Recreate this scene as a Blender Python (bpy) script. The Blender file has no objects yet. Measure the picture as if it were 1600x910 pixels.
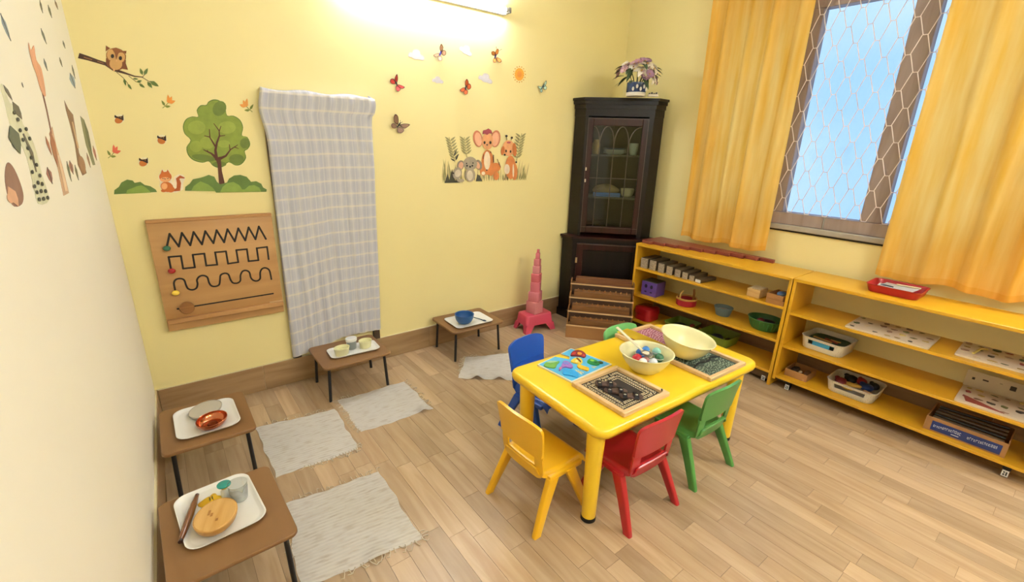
import bpy, bmesh, math, random
from mathutils import Vector, Matrix
random.seed(7)
R = math.radians
scene = bpy.context.scene
COL = scene.collection

# ------------------------------------------------------------------ camera
CAM = Vector((0.186, -3.096, 1.6))
ROWS = ((0.7933271, -0.1660963, 0.5856997), (-0.6081318, -0.2611195, 0.7496614), (0.0284216, -0.9509094, -0.3081616))
FPX = 714.5
cam_data = bpy.data.cameras.new('camera')
cam_data.sensor_width = 36.0
cam_data.lens = FPX / 1600.0 * 36.0
cam_data.clip_start = 0.02
cam = bpy.data.objects.new('camera', cam_data)
COL.objects.link(cam)
cam.matrix_world = Matrix(((ROWS[0][0], -ROWS[0][1], -ROWS[0][2], CAM.x),
                           (ROWS[1][0], -ROWS[1][1], -ROWS[1][2], CAM.y),
                           (ROWS[2][0], -ROWS[2][1], -ROWS[2][2], CAM.z), (0, 0, 0, 1)))
scene.camera = cam

# ------------------------------------------------------------------ sky, exposure
EXPOSURE = 0.50
SKY = 1.0
LAMP_BACK = 92.0      # radiance of the wall tube in view
LAMP_ADDED = 190.0      # radiance of the unseen tubes added behind the photographer to brighten the room
scene.view_settings.view_transform = 'Standard'
scene.view_settings.look = 'None'
scene.view_settings.gamma = 1.0
scene.view_settings.use_curve_mapping = False
scene.view_settings.exposure = EXPOSURE
world = bpy.data.worlds.new('world')
scene.world = world
world.use_nodes = True
wn, wl = world.node_tree.nodes, world.node_tree.links
wn.clear()
wo = wn.new('ShaderNodeOutputWorld')
wb = wn.new('ShaderNodeBackground')
wb.inputs['Strength'].default_value = SKY
wtc = wn.new('ShaderNodeTexCoord')
wno = wn.new('ShaderNodeTexNoise')
wno.inputs['Scale'].default_value = 2.2
wno.inputs['Detail'].default_value = 4
wrp = wn.new('ShaderNodeValToRGB')
wrp.color_ramp.elements[0].position = 0.38
wrp.color_ramp.elements[0].color = (0.36, 0.62, 1.0, 1)
wrp.color_ramp.elements[1].position = 0.75
wrp.color_ramp.elements[1].color = (0.72, 0.87, 1.0, 1)
wl.new(wtc.outputs['Generated'], wno.inputs['Vector'])
wl.new(wno.outputs['Fac'], wrp.inputs['Fac'])
wl.new(wrp.outputs['Color'], wb.inputs['Color'])
wl.new(wb.outputs['Background'], wo.inputs['Surface'])

# the window opening is marked as a light portal so that the sky is sampled through it
pl = bpy.data.lights.new('window_portal', 'AREA')
pl.shape = 'RECTANGLE'
pl.size, pl.size_y = 1.9, 1.6
pl.cycles.is_portal = True
plo = bpy.data.objects.new('window_portal', pl)
COL.objects.link(plo)
plo.location = (4.03, -1.9, 1.85)
plo.rotation_euler = (R(90), 0, R(90))

# ------------------------------------------------------------------ pixel -> point on a known plane of the room
def ray(u, v):
    c = (u - 800.0, v - 455.0, FPX)
    return Vector([sum(a * b for a, b in zip(r, c)) for r in ROWS])
def PX(u, v, x):
    w = ray(u, v); return CAM + w * ((x - CAM.x) / w.x)
def PY(u, v, y):
    w = ray(u, v); return CAM + w * ((y - CAM.y) / w.y)
def PZ(u, v, z):
    w = ray(u, v); return CAM + w * ((z - CAM.z) / w.z)
def zoomed(x0, y0, s):
    return lambda x, y: (x0 + x / s, y0 + y / s)

# ------------------------------------------------------------------ materials
def lin(c):
    return c / 12.92 if c <= 0.04045 else ((c + 0.055) / 1.055) ** 2.4
def hexc(h):
    h = h.lstrip('#')
    return tuple(lin(int(h[i:i + 2], 16) / 255.0) for i in (0, 2, 4)) + (1.0,)
MATS = {}
def newmat(name):
    m = bpy.data.materials.new(name); m.use_nodes = True
    nt = m.node_tree
    return m, nt, nt.nodes['Principled BSDF']
def mul(c, k):
    return (min(c[0] * k, 1), min(c[1] * k, 1), min(c[2] * k, 1), 1)
def M(name, col='#808080', rough=0.5, metal=0.0, var=0.06, scale=6.0, bump=0.0, bscale=80.0, coat=0.0, spec=0.5, sss=0.0):
    if name in MATS: return MATS[name]
    m, nt, b = newmat(name)
    c = hexc(col)
    b.inputs['Roughness'].default_value = rough
    b.inputs['Metallic'].default_value = metal
    b.inputs['Specular IOR Level'].default_value = spec
    b.inputs['Coat Weight'].default_value = coat
    b.inputs['Coat Roughness'].default_value = 0.15
    tc = nt.nodes.new('ShaderNodeTexCoord')
    n = nt.nodes.new('ShaderNodeTexNoise')
    n.inputs['Scale'].default_value = scale; n.inputs['Detail'].default_value = 5
    nt.links.new(tc.outputs['Object'], n.inputs['Vector'])
    r = nt.nodes.new('ShaderNodeValToRGB')
    r.color_ramp.elements[0].position = 0.3; r.color_ramp.elements[0].color = mul(c, 1 - var)
    r.color_ramp.elements[1].position = 0.7; r.color_ramp.elements[1].color = mul(c, 1 + var)
    nt.links.new(n.outputs['Fac'], r.inputs['Fac'])
    nt.links.new(r.outputs['Color'], b.inputs['Base Color'])
    if bump:
        n2 = nt.nodes.new('ShaderNodeTexNoise'); n2.inputs['Scale'].default_value = bscale; n2.inputs['Detail'].default_value = 4
        nt.links.new(tc.outputs['Object'], n2.inputs['Vector'])
        bp = nt.nodes.new('ShaderNodeBump'); bp.inputs['Strength'].default_value = bump; bp.inputs['Distance'].default_value = 0.002
        nt.links.new(n2.outputs['Fac'], bp.inputs['Height'])
        nt.links.new(bp.outputs['Normal'], b.inputs['Normal'])
    MATS[name] = m
    return m
def wood(name, c1, c2, axis='X', scale=6.0, rough=0.45, random_obj=False, island=False, stretch=12.0, coat=0.0, tint=0.25):
    """grain = noise stretched along an axis; random_obj gives each plank its own tone"""
    if name in MATS: return MATS[name]
    m, nt, b = newmat(name)
    L = nt.links.new
    tc = nt.nodes.new('ShaderNodeTexCoord')
    mp = nt.nodes.new('ShaderNodeMapping')
    s = [scale * stretch / 2] * 3
    s['XYZ'.index(axis)] = scale / 2
    mp.inputs['Scale'].default_value = s
    L(tc.outputs['Object'], mp.inputs['Vector'])
    n = nt.nodes.new('ShaderNodeTexNoise'); n.inputs['Scale'].default_value = 1.0; n.inputs['Detail'].default_value = 6; n.inputs['Distortion'].default_value = 0.6
    L(mp.outputs['Vector'], n.inputs['Vector'])
    r = nt.nodes.new('ShaderNodeValToRGB')
    r.color_ramp.elements[0].position = 0.3; r.color_ramp.elements[0].color = hexc(c1)
    r.color_ramp.elements[1].position = 0.7; r.color_ramp.elements[1].color = hexc(c2)
    L(n.outputs['Fac'], r.inputs['Fac'])
    src = r.outputs['Color']
    if random_obj or island:
        if random_obj:
            oi = nt.nodes.new('ShaderNodeObjectInfo'); rnd = oi.outputs['Random']
        else:
            oi = nt.nodes.new('ShaderNodeNewGeometry'); rnd = oi.outputs['Random Per Island']
        cb = nt.nodes.new('ShaderNodeCombineXYZ')
        ml = nt.nodes.new('ShaderNodeMath'); ml.operation = 'MULTIPLY'; ml.inputs[1].default_value = 37.0
        L(rnd, ml.inputs[0])
        for k in range(3): L(ml.outputs[0], cb.inputs[k])
        L(cb.outputs[0], mp.inputs['Location'])
        mr = nt.nodes.new('ShaderNodeMapRange'); mr.inputs['To Min'].default_value = 1 - tint; mr.inputs['To Max'].default_value = 1 + tint * 0.75
        L(rnd, mr.inputs['Value'])
        hs = nt.nodes.new('ShaderNodeHueSaturation')
        L(mr.outputs['Result'], hs.inputs['Value']); L(src, hs.inputs['Color'])
        src = hs.outputs['Color']
    L(src, b.inputs['Base Color'])
    b.inputs['Roughness'].default_value = rough
    b.inputs['Coat Weight'].default_value = coat
    b.inputs['Coat Roughness'].default_value = 0.2
    bp = nt.nodes.new('ShaderNodeBump'); bp.inputs['Strength'].default_value = 0.08; bp.inputs['Distance'].default_value = 0.001
    L(n.outputs['Fac'], bp.inputs['Height']); L(bp.outputs['Normal'], b.inputs['Normal'])
    MATS[name] = m
    return m
def emis(name, col, strength):
    if name in MATS: return MATS[name]
    m, nt, b = newmat(name)
    b.inputs['Base Color'].default_value = hexc(col)
    b.inputs['Emission Color'].default_value = hexc(col)
    b.inputs['Emission Strength'].default_value = strength
    MATS[name] = m
    return m
def glass(name, tint='#ffffff', refl=0.08, rough=0.02):
    """thin pane: mostly see-through with a little mirror reflection"""
    if name in MATS: return MATS[name]
    m = bpy.data.materials.new(name); m.use_nodes = True
    nt = m.node_tree; nt.nodes.clear()
    o = nt.nodes.new('ShaderNodeOutputMaterial'); mx = nt.nodes.new('ShaderNodeMixShader')
    t = nt.nodes.new('ShaderNodeBsdfTransparent'); g = nt.nodes.new('ShaderNodeBsdfGlossy')
    t.inputs['Color'].default_value = hexc(tint); g.inputs['Roughness'].default_value = rough
    mx.inputs['Fac'].default_value = refl
    nt.links.new(t.outputs[0], mx.inputs[1]); nt.links.new(g.outputs[0], mx.inputs[2]); nt.links.new(mx.outputs[0], o.inputs['Surface'])
    MATS[name] = m
    return m
def cloth_translucent(name, col, col2, fac=0.45):
    if name in MATS: return MATS[name]
    m = bpy.data.materials.new(name); m.use_nodes = True
    nt = m.node_tree; nt.nodes.clear(); L = nt.links.new
    o = nt.nodes.new('ShaderNodeOutputMaterial'); mx = nt.nodes.new('ShaderNodeMixShader')
    d = nt.nodes.new('ShaderNodeBsdfDiffuse'); t = nt.nodes.new('ShaderNodeBsdfTranslucent')
    tc = nt.nodes.new('ShaderNodeTexCoord'); mp = nt.nodes.new('ShaderNodeMapping'); mp.inputs['Scale'].default_value = (3, 14, 1.2)
    n = nt.nodes.new('ShaderNodeTexNoise'); n.inputs['Scale'].default_value = 1.5; n.inputs['Detail'].default_value = 5
    r = nt.nodes.new('ShaderNodeValToRGB')
    r.color_ramp.elements[0].position = 0.3; r.color_ramp.elements[0].color = hexc(col)
    r.color_ramp.elements[1].position = 0.7; r.color_ramp.elements[1].color = hexc(col2)
    L(tc.outputs['Object'], mp.inputs['Vector']); L(mp.outputs[0], n.inputs['Vector']); L(n.outputs['Fac'], r.inputs['Fac'])
    L(r.outputs['Color'], d.inputs['Color']); L(r.outputs['Color'], t.inputs['Color'])
    mx.inputs['Fac'].default_value = fac
    L(d.outputs[0], mx.inputs[1]); L(t.outputs[0], mx.inputs[2]); L(mx.outputs[0], o.inputs['Surface'])
    MATS[name] = m
    return m

# ------------------------------------------------------------------ mesh builder
class B:
    def __init__(self):
        self.bm = bmesh.new(); self.uv = None
    def box(self, x0, x1, y0, y1, z0, z1, bev=0.0, seg=2, mat=None):
        r = bmesh.ops.create_cube(self.bm, size=1.0)
        vs = r['verts']
        for v in vs:
            v.co = Vector((x0 + (v.co.x + .5) * (x1 - x0), y0 + (v.co.y + .5) * (y1 - y0), z0 + (v.co.z + .5) * (z1 - z0)))
        if bev > 0:
            es = list({e for v in vs for e in v.link_edges})
            rb = bmesh.ops.bevel(self.bm, geom=es, offset=bev, segments=seg, profile=0.5, affect='EDGES')
            vs = list({v for f in rb['faces'] for v in f.verts} | {v for v in vs if v.is_valid})
        if mat is not None:
            bmesh.ops.transform(self.bm, matrix=mat, verts=vs)
        return self
    def ring_loft(self, rings, cap0=True, cap1=True, closed=True, smooth=True):
        vr = [[self.bm.verts.new(p) for p in ring] for ring in rings]
        n = len(vr[0])
        fs = []
        for a, b in zip(vr[:-1], vr[1:]):
            for i in range(n if closed else n - 1):
                j = (i + 1) % n
                try: fs.append(self.bm.faces.new((a[i], a[j], b[j], b[i])))
                except ValueError: pass
        if cap0 and n > 2: self.bm.faces.new(list(reversed(vr[0])))
        if cap1 and n > 2: self.bm.faces.new(vr[-1])
        return fs
    def cyl(self, p0, p1, r0, r1=None, n=14):
        return self.tube([p0, p1], [r0, r0 if r1 is None else r1], n)
    def tube(self, pts, r, n=8, caps=True, flat=None):
        pts = [Vector(p) for p in pts]
        rr = r if isinstance(r, (list, tuple)) else [r] * len(pts)
        rings = []
        up = None
        for i, p in enumerate(pts):
            t = (pts[min(i + 1, len(pts) - 1)] - pts[max(i - 1, 0)])
            if t.length < 1e-9: t = Vector((0, 0, 1))
            t.normalize()
            if up is None:
                up = Vector((0, 0, 1)) if abs(t.z) < 0.9 else Vector((1, 0, 0))
            a = up.cross(t)
            if a.length < 1e-6: a = Vector((1, 0, 0)).cross(t)
            a.normalize(); b = t.cross(a); up = b
            k = flat if flat else 1.0
            rings.append([p + (a * math.cos(2 * math.pi * q / n) + b * k * math.sin(2 * math.pi * q / n)) * rr[i] for q in range(n)])
        self.ring_loft(rings, caps, caps)
        return self
    def lathe(self, prof, n=28, c=(0, 0, 0), sx=1.0, sy=1.0, cap0=True, cap1=False):
        c = Vector(c)
        self.ring_loft([[c + Vector((r * sx * math.cos(2 * math.pi * q / n), r * sy * math.sin(2 * math.pi * q / n), z)) for q in range(n)] for r, z in prof], cap0, cap1)
        return self
    def prism(self, pts, ext):
        """flat polygon (3d points) extruded by vector ext"""
        ext = Vector(ext)
        pts = [Vector(p) for p in pts]
        a = [self.bm.verts.new(p) for p in pts]; b = [self.bm.verts.new(p + ext) for p in pts]
        n = len(pts)
        self.bm.faces.new(list(reversed(a))); self.bm.faces.new(b)
        for i in range(n):
            j = (i + 1) % n
            self.bm.faces.new((a[i], a[j], b[j], b[i]))
        return self
    def grid(self, fn, nu, nv, thick=0.0, uv=False):
        vs = [[self.bm.verts.new(fn(i / nu, j / nv)) for j in range(nv + 1)] for i in range(nu + 1)]
        fs = []
        for i in range(nu):
            for j in range(nv):
                f = self.bm.faces.new((vs[i][j], vs[i + 1][j], vs[i + 1][j + 1], vs[i][j + 1]))
                fs.append(f)
                if uv:
                    if self.uv is None: self.uv = self.bm.loops.layers.uv.new('UVMap')
                    for l, (a, b) in zip(f.loops, ((i, j), (i + 1, j), (i + 1, j + 1), (i, j + 1))):
                        l[self.uv].uv = (a / nu, b / nv)
        if thick:
            self.bm.normal_update()
            bmesh.ops.solidify(self.bm, geom=fs, thickness=thick)
        return self
    def ball(self, c, r, n=12):
        rx, ry, rz = r if isinstance(r, (tuple, list)) else (r, r, r)
        m = n // 2
        prof = [(math.sin(math.pi * k / m), -math.cos(math.pi * k / m)) for k in range(m + 1)]
        prof[0] = (0.02, -1); prof[-1] = (0.02, 1)
        c = Vector(c)
        self.ring_loft([[c + Vector((rx * a * math.cos(2 * math.pi * q / n), ry * a * math.sin(2 * math.pi * q / n), rz * z)) for q in range(n)] for a, z in prof])
        return self
    def xf(self, mat):
        bmesh.ops.transform(self.bm, matrix=mat, verts=self.bm.verts); return self
    def build(self, name, mat, parent=None, angle=40, fix=True):
        if fix: bmesh.ops.recalc_face_normals(self.bm, faces=self.bm.faces)
        me = bpy.data.meshes.new(name)
        self.bm.to_mesh(me); self.bm.free()
        me.materials.append(mat)
        for p in me.polygons: p.use_smooth = True
        me.set_sharp_from_angle(angle=R(angle))
        o = bpy.data.objects.new(name, me)
        COL.objects.link(o)
        if parent: o.parent = parent
        return o
def rrect(w, d, r, z, n=5, c=(0, 0)):
    """rounded rectangle ring, w along x, d along y"""
    r = min(r, w / 2 - 1e-4, d / 2 - 1e-4)
    out = []
    for k, (sx, sy) in enumerate(((1, 1), (-1, 1), (-1, -1), (1, -1))):
        for q in range(n + 1):
            a = math.pi / 2 * (k + q / n)
            out.append(Vector((c[0] + sx * (w / 2 - r) + r * math.cos(a), c[1] + sy * (d / 2 - r) + r * math.sin(a), z)))
    return out
def catmull(pts, n=5, closed=True):
    P = [Vector(p) for p in pts]; L = len(P); out = []
    for i in range(L if closed else L - 1):
        if closed: p0, p1, p2, p3 = P[(i - 1) % L], P[i], P[(i + 1) % L], P[(i + 2) % L]
        else: p0, p1, p2, p3 = P[max(i - 1, 0)], P[i], P[i + 1], P[min(i + 2, L - 1)]
        for k in range(n):
            t = k / n
            out.append(0.5 * ((2 * p1) + (p2 - p0) * t + (2 * p0 - 5 * p1 + 4 * p2 - p3) * t * t + (3 * p1 - p0 - 3 * p2 + p3) * t ** 3))
    if not closed: out.append(P[-1])
    return out
def tag(o, label=None, cat=None, group=None, kind=None):
    if label: o['label'] = label
    if cat: o['category'] = cat
    if group: o['group'] = group
    if kind: o['kind'] = kind
    return o
def T(name, label, cat, loc=(0, 0, 0), rz=0.0, group=None):
    o = bpy.data.objects.new(name, None); COL.objects.link(o)
    o.empty_display_size = 0.05
    o.location = loc; o.rotation_euler = (0, 0, rz)
    return tag(o, label, cat, group)
def S(name, b, mat, parent=None, angle=40):
    o = b.build(name, mat, parent, angle)
    if not parent: o['kind'] = 'structure'
    return o
def share(me_obj, parent, loc, rz=0.0, scale=None):
    c = me_obj.copy(); COL.objects.link(c); c.parent = parent; c.location = loc
    c.rotation_euler = (0, 0, rz)
    if scale: c.scale = scale
    return c

# ================================================================== THE ROOM
XB, YF, ZC = 3.86, -4.3, 3.05
m_wall = M('yellow_wall_paint', '#f2e3a4', 0.55, var=0.02, scale=1.5, bump=0.05, bscale=140)
m_cream = M('cream_wall_paint', '#f6f0de', 0.55, var=0.015, scale=1.5, bump=0.05, bscale=140)
m_ceil = M('ceiling_paint', '#f6f3ea', 0.7, var=0.01)
S('wall_back', B().box(-0.15, XB + 0.2, 0, 0.15, -0.1, ZC), m_wall)
LK = 0.0195      # the left wall runs a little over one degree out of square
S('wall_left', B().prism([(0, 0.0, -0.1), (YF * LK, YF, -0.1), (YF * LK - 0.15, YF, -0.1), (-0.15, 0.0, -0.1)], (0, 0, ZC + 0.1)), m_cream)
def PL(u, v, off=0.0):
    """point on the left wall plane x = LK*y, moved off into the room"""
    w = ray(u, v)
    t = (LK * CAM.y - CAM.x) / (w.x - LK * w.y)
    return CAM + w * t + Vector((off, 0, 0))
S('wall_front', B().box(-0.25, XB + 0.2, YF - 0.15, YF, -0.1, ZC), m_wall)
S('ceiling', B().box(-0.25, XB + 0.2, YF - 0.15, 0.15, ZC, ZC + 0.1), m_ceil)
# right wall with the window opening
WY0, WY1, WZ0, WZ1 = -2.85, -0.95, 1.06, 2.62
wb_ = B()
wb_.box(XB, XB + 0.2, WY1, 0, -0.1, ZC); wb_.box(XB, XB + 0.2, YF, WY0, -0.1, ZC)
wb_.box(XB, XB + 0.2, WY0, WY1, -0.1, WZ0); wb_.box(XB, XB + 0.2, WY0, WY1, WZ1, ZC)
S('wall_right', wb_, m_wall)

# floor: sub-floor with strips of laminate
m_sub = M('floor_joint', '#7e6749', 0.7)
floor = S('floor', B().box(-0.25, XB + 0.2, YF - 0.15, 0.15, -0.1, -0.003), m_sub)
m_plank = wood('laminate_strip', '#a98c6b', '#c0a686', 'Y', 5.0, 0.33, random_obj=True, stretch=10, tint=0.19)
m_plank2 = wood('laminate_strip_far', '#a98c6b', '#c0a686', 'Y', 5.0, 0.33, island=True, stretch=10, tint=0.19)
PW = 0.085
strips = []
rg = random.Random(3)
nx = int(XB / PW) + 1
for i in range(nx):
    y = 0.0 - rg.uniform(0.05, 0.5); prev = 0.0
    while prev > YF:
        yy = max(y, YF)
        strips.append((i * PW, min((i + 1) * PW, XB), yy, prev))
        prev = yy; y = prev - rg.choice((0.36, 0.45, 0.54, 0.63))
def visible_size(s):
    cx, cy = (s[0] + s[1]) / 2, (s[2] + s[3]) / 2
    d = Vector((cx, cy, 0)) - CAM
    c = [sum(ROWS[k][q] * d[k] for k in range(3)) for q in range(3)]
    if c[2] < 0.2: return 0
    u, v = 800 + FPX * c[0] / c[2], 455 + FPX * c[1] / c[2]
    if not (-80 < u < 1680 and 300 < v < 990): return 0
    if cx > 3.5: return 0.001
    return (s[1] - s[0]) * (s[3] - s[2]) / c[2] ** 2
strips.sort(key=visible_size, reverse=True)
cache = {}
g_ = 0.0006
for s in strips[:300]:
    key = (round(s[1] - s[0], 3), round(s[3] - s[2], 3))
    w, l = s[1] - s[0], s[3] - s[2]
    if key not in cache:
        cache[key] = B().box(-w / 2 + g_, w / 2 - g_, -l / 2 + g_, l / 2 - g_, -0.004, 0.0).build('plank', m_plank, floor)
        cache[key].location = ((s[0] + s[1]) / 2, (s[2] + s[3]) / 2, 0)
    else:
        share(cache[key], floor, ((s[0] + s[1]) / 2, (s[2] + s[3]) / 2, 0))
rest = B()
for s in strips[300:]:
    rest.box(s[0] + g_, s[1] - g_, s[2] + g_, s[3] - g_, -0.004, 0.0)
tag(rest.build('plank_field', m_plank2, floor), kind='stuff')

# baseboards made of brown plank tiles
m_base = wood('baseboard_tile', '#92734f', '#ab8d68', 'X', 5.0, 0.4, random_obj=True, stretch=9, tint=0.10)
m_base_y = wood('baseboard_tile_side', '#92734f', '#ab8d68', 'Y', 5.0, 0.4, random_obj=True, stretch=9, tint=0.10)
m_grout = M('baseboard_grout', '#d9cda8', 0.8)
bb = S('baseboard_back', B().box(0.013, XB, -0.008, 0, 0.0, 0.178), m_grout)
xs = [0.013, 0.56, 1.16, 1.76, 2.36, 2.96, 3.56, XB]
for a, b_ in zip(xs[:-1], xs[1:]):
    B().box(a + 0.0008, b_ - 0.0008, -0.012, -0.004, 0.001, 0.174, 0.001, 1).build('tile', m_base, bb)
bl = S('baseboard_left', B().prism([(0, 0, 0), (LK * YF, YF, 0), (LK * YF + 0.008, YF, 0), (0.008, 0, 0)], (0, 0, 0.178)), m_grout)
ys = [0, -0.6, -1.2, -1.8, -2.4, -3.0, -3.6, YF]
for a, b_ in zip(ys[:-1], ys[1:]):
    B().prism([(LK * a + 0.012, a - 0.0008, 0.001), (LK * a + 0.004, a - 0.0008, 0.001), (LK * b_ + 0.004, b_ + 0.0008, 0.001), (LK * b_ + 0.012, b_ + 0.0008, 0.001)], (0, 0, 0.173)).build('tile', m_base_y, bl)
br = S('baseboard_right', B().box(XB - 0.008, XB, YF, 0, 0.0, 0.178), m_grout)
for a, b_ in zip(ys[:-1], ys[1:]):
    B().box(XB - 0.012, XB - 0.004, b_ + 0.0008, a - 0.0008, 0.001, 0.174, 0.001, 1).build('tile', m_base_y, br)

# ------------------------------------------------------------------ window
m_frame = wood('taupe_window_frame', '#8e7a72', '#a3918a', 'Z', 4.0, 0.5, stretch=8)
m_pane = glass('window_pane_glass', '#f4f8ff', 0.05, 0.05)
m_sill = M('grey_sill', '#a39b90', 0.5, var=0.15, scale=8)
win = T('window_1', None, None, (XB, 0, 0)); win['kind'] = 'structure'
fx0, fx1 = 0.008, 0.09
def fr(name, y0, y1, z0, z1, x0=fx0, x1=fx1, m=None):
    return B().box(x0, x1, y0, y1, z0, z1, 0.004, 1).build(name, m or m_frame, win)
fr('window_frame', -1.615, -1.50, 1.17, 2.50)
fr('window_frame', -2.222, -2.10, 1.17, 2.50)
fr('window_frame', WY0, -2.76, 1.17, 2.50)
fr('window_frame', -1.04, WY1, 1.17, 2.50)
fr('window_frame', WY0, WY1, 2.50, WZ1)
fr('window_frame', WY0, -1.905, 1.085, 1.17, -0.004, 0.10)
fr('window_frame', -1.895, WY1, 1.085, 1.17, -0.004, 0.10)
fr('frame_joint', -1.905, -1.895, 1.086, 1.169, -0.002, 0.095, m_sill)
for a, b_ in ((-1.50, -1.04), (-2.10, -1.615), (-2.76, -2.222)):  # pane behind the left curtain is unseen, added so the cloth glows
    B().box(0.048, 0.052, a, b_, 1.17, 2.50).build('pane', m_pane, win)
B().box(-0.032, 0.15, WY0 + 0.0, WY1, WZ0 - 0.012, 1.085, 0.004, 1).build('window_sill', m_sill, win)
B().box(-0.012, 0.02, WY0, WY1, WZ0 - 0.026, WZ0 - 0.013).build('sill_shadow_strip', M('sill_shadow_dark', '#2a2420', 0.8), win)  # solid dark strip, its colour stands in for shade under the sill
# wire grille of long hexagons
m_wire = M('grille_wire', '#e6d8d2', 0.4)
gr = B()
W_, H_, FL = 0.1145, 0.0985, 0.024
gx = -0.016
def wire(p, q): gr.tube([p, q], 0.0026, 5)
z0g = 1.2735 - H_ * 1
rows = int((2.5 - z0g) / H_) + 2
for r_ in range(rows):
    z = z0g + r_ * H_
    yo = -1.732 if r_ % 2 == 1 else -1.672
    k = -10
    for k in range(-8, 12):
        y = yo - k * W_ + (0 if r_ % 2 else -0.0572 + 0.06 - 0.003)
        if not (WY0 + 0.02 < y < WY1 - 0.02): continue
        if z > 1.16: wire((gx, y + FL / 2, z), (gx, y - FL / 2, z))
        if r_ < rows - 1:
            for sg in (1, -1):
                a = Vector((gx, y + sg * FL / 2, z)); b_ = Vector((gx, y + sg * (W_ / 2 - FL / 2), z + H_))
                if a.z < 1.165: a = a.lerp(b_, (1.165 - a.z) / H_)
                wire(a, b_)
gr.build('wire_grille', m_wire, win)

# ------------------------------------------------------------------ curtains
m_curt = cloth_translucent('yellow_curtain_cloth', '#f3be50', '#fbd884', 0.38)
m_curt_hem = cloth_translucent('curtain_hem_cloth', '#eeba4c', '#f5ca6c', 0.45)
def curtain(name, label, y0, y1, z0, z1, folds, seed, flare=0.0):
    rg = random.Random(seed)
    t = T(name, label, 'curtain', (3.785, y0, z0), 0, 'yellow window curtains')
    ph = [rg.uniform(0, 6.28) for _ in range(4)]
    Wd = y1 - y0
    def fn(u, v):
        # u across, v up
        uu = u + 0.012 * math.sin(6.28 * 1.5 * u + ph[1])
        am = 0.036 + 0.016 * math.sin(3 * u * 3.14 + ph[0])
        x = am * math.sin(2 * math.pi * folds * uu + ph[2] + 0.35 * math.sin(3.0 * v + ph[3])) + 0.004 * math.sin(2 * math.pi * folds * 2.3 * uu + ph[3] + v)
        zz = v * (z1 - z0) + (1 - v) * 0.012 * math.sin(2 * math.pi * folds * 0.5 * u + ph[1])
        y = Wd * (u + 0.10 * (1 - v) * flare * (u - 0.5))
        return Vector((-abs(x) * 0.4 - x * 0.6, y, zz))
    b = B(); b.grid(fn, 130, 26, 0.0)
    b.build('drape', m_curt, t, 180)
    h = B(); h.grid(lambda u, v: fn(u, v * 0.02) + Vector((-0.0035, 0, 0)), 130, 2, 0.0)
    h.build('hem', m_curt_hem, t, 180)
    return t
curtain('curtain', 'yellow curtain hanging between the corner cabinet and the window glass', -0.875, -1.585, 0.865, 2.80, 4.2, 4)
curtain('curtain', 'yellow curtain hanging to the right of the window above the red tray', -2.288, -3.35, 0.862, 2.80, 5.5, 9)
rod = T('curtain_rod', 'metal curtain rod fixed above the window', 'curtain rod', (3.785, -2.1, 2.82))
B().tube([(0, 1.4, 0), (0, -1.5, 0)], 0.011, 10).build('rod', M('rod_metal', '#8d8378', 0.35, metal=0.9), rod)
for yy in (1.3, -1.4):
    B().box(-0.008, 0.075, yy - 0.012, yy + 0.012, -0.02, -0.008).build('bracket', MATS['rod_metal'], rod)

# ------------------------------------------------------------------ tube lamps
def tube_lamp(name, label, loc, rz, length, power, col='#e8f0ff', group=None):
    t = T(name, label, 'light', loc, rz, group)       # local: wall behind +y, tube along x
    mb = M('lamp_batten', '#f1f1ee', 0.4)
    B().box(-length / 2, length / 2, -0.032, -0.0005, -0.025, 0.025, 0.004, 2).build('batten', mb, t)
    B().tube([(-length / 2 + 0.03, -0.058, 0), (length / 2 - 0.03, -0.058, 0)], 0.0135, 14).build('tube', emis(name + '_glow_%g' % power, col, power), t)
    for s in (-1, 1):
        B().tube([(s * (length / 2 - 0.032), -0.058, 0), (s * (length / 2 - 0.012), -0.058, 0)], 0.014, 12).build('cap', M('lamp_cap_metal', '#b9b4ac', 0.35, metal=0.8), t)
        B().box(s * (length / 2) - 0.012, s * (length / 2) + 0.012, -0.075, -0.0008, -0.018, 0.018, 0.003, 1).build('holder', M('lamp_holder', '#8a857c', 0.5), t)
    return t
tube_lamp('tube_light', 'glowing white tube light high on the yellow wall', (1.83, 0, 2.515), 0, 1.25, LAMP_BACK)
tube_lamp('tube_light', 'added unseen tube light high on the wall behind the photographer', (1.6, YF, 2.6), math.pi, 1.25, LAMP_ADDED)  # out of view, added to raise the room brightness
tube_lamp('tube_light', 'added unseen tube light high on the window wall behind the photographer', (XB, -3.86, 2.6), R(-90), 0.85, LAMP_ADDED * 1.9)  # out of view, added to brighten the room, mainly the left wall

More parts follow.
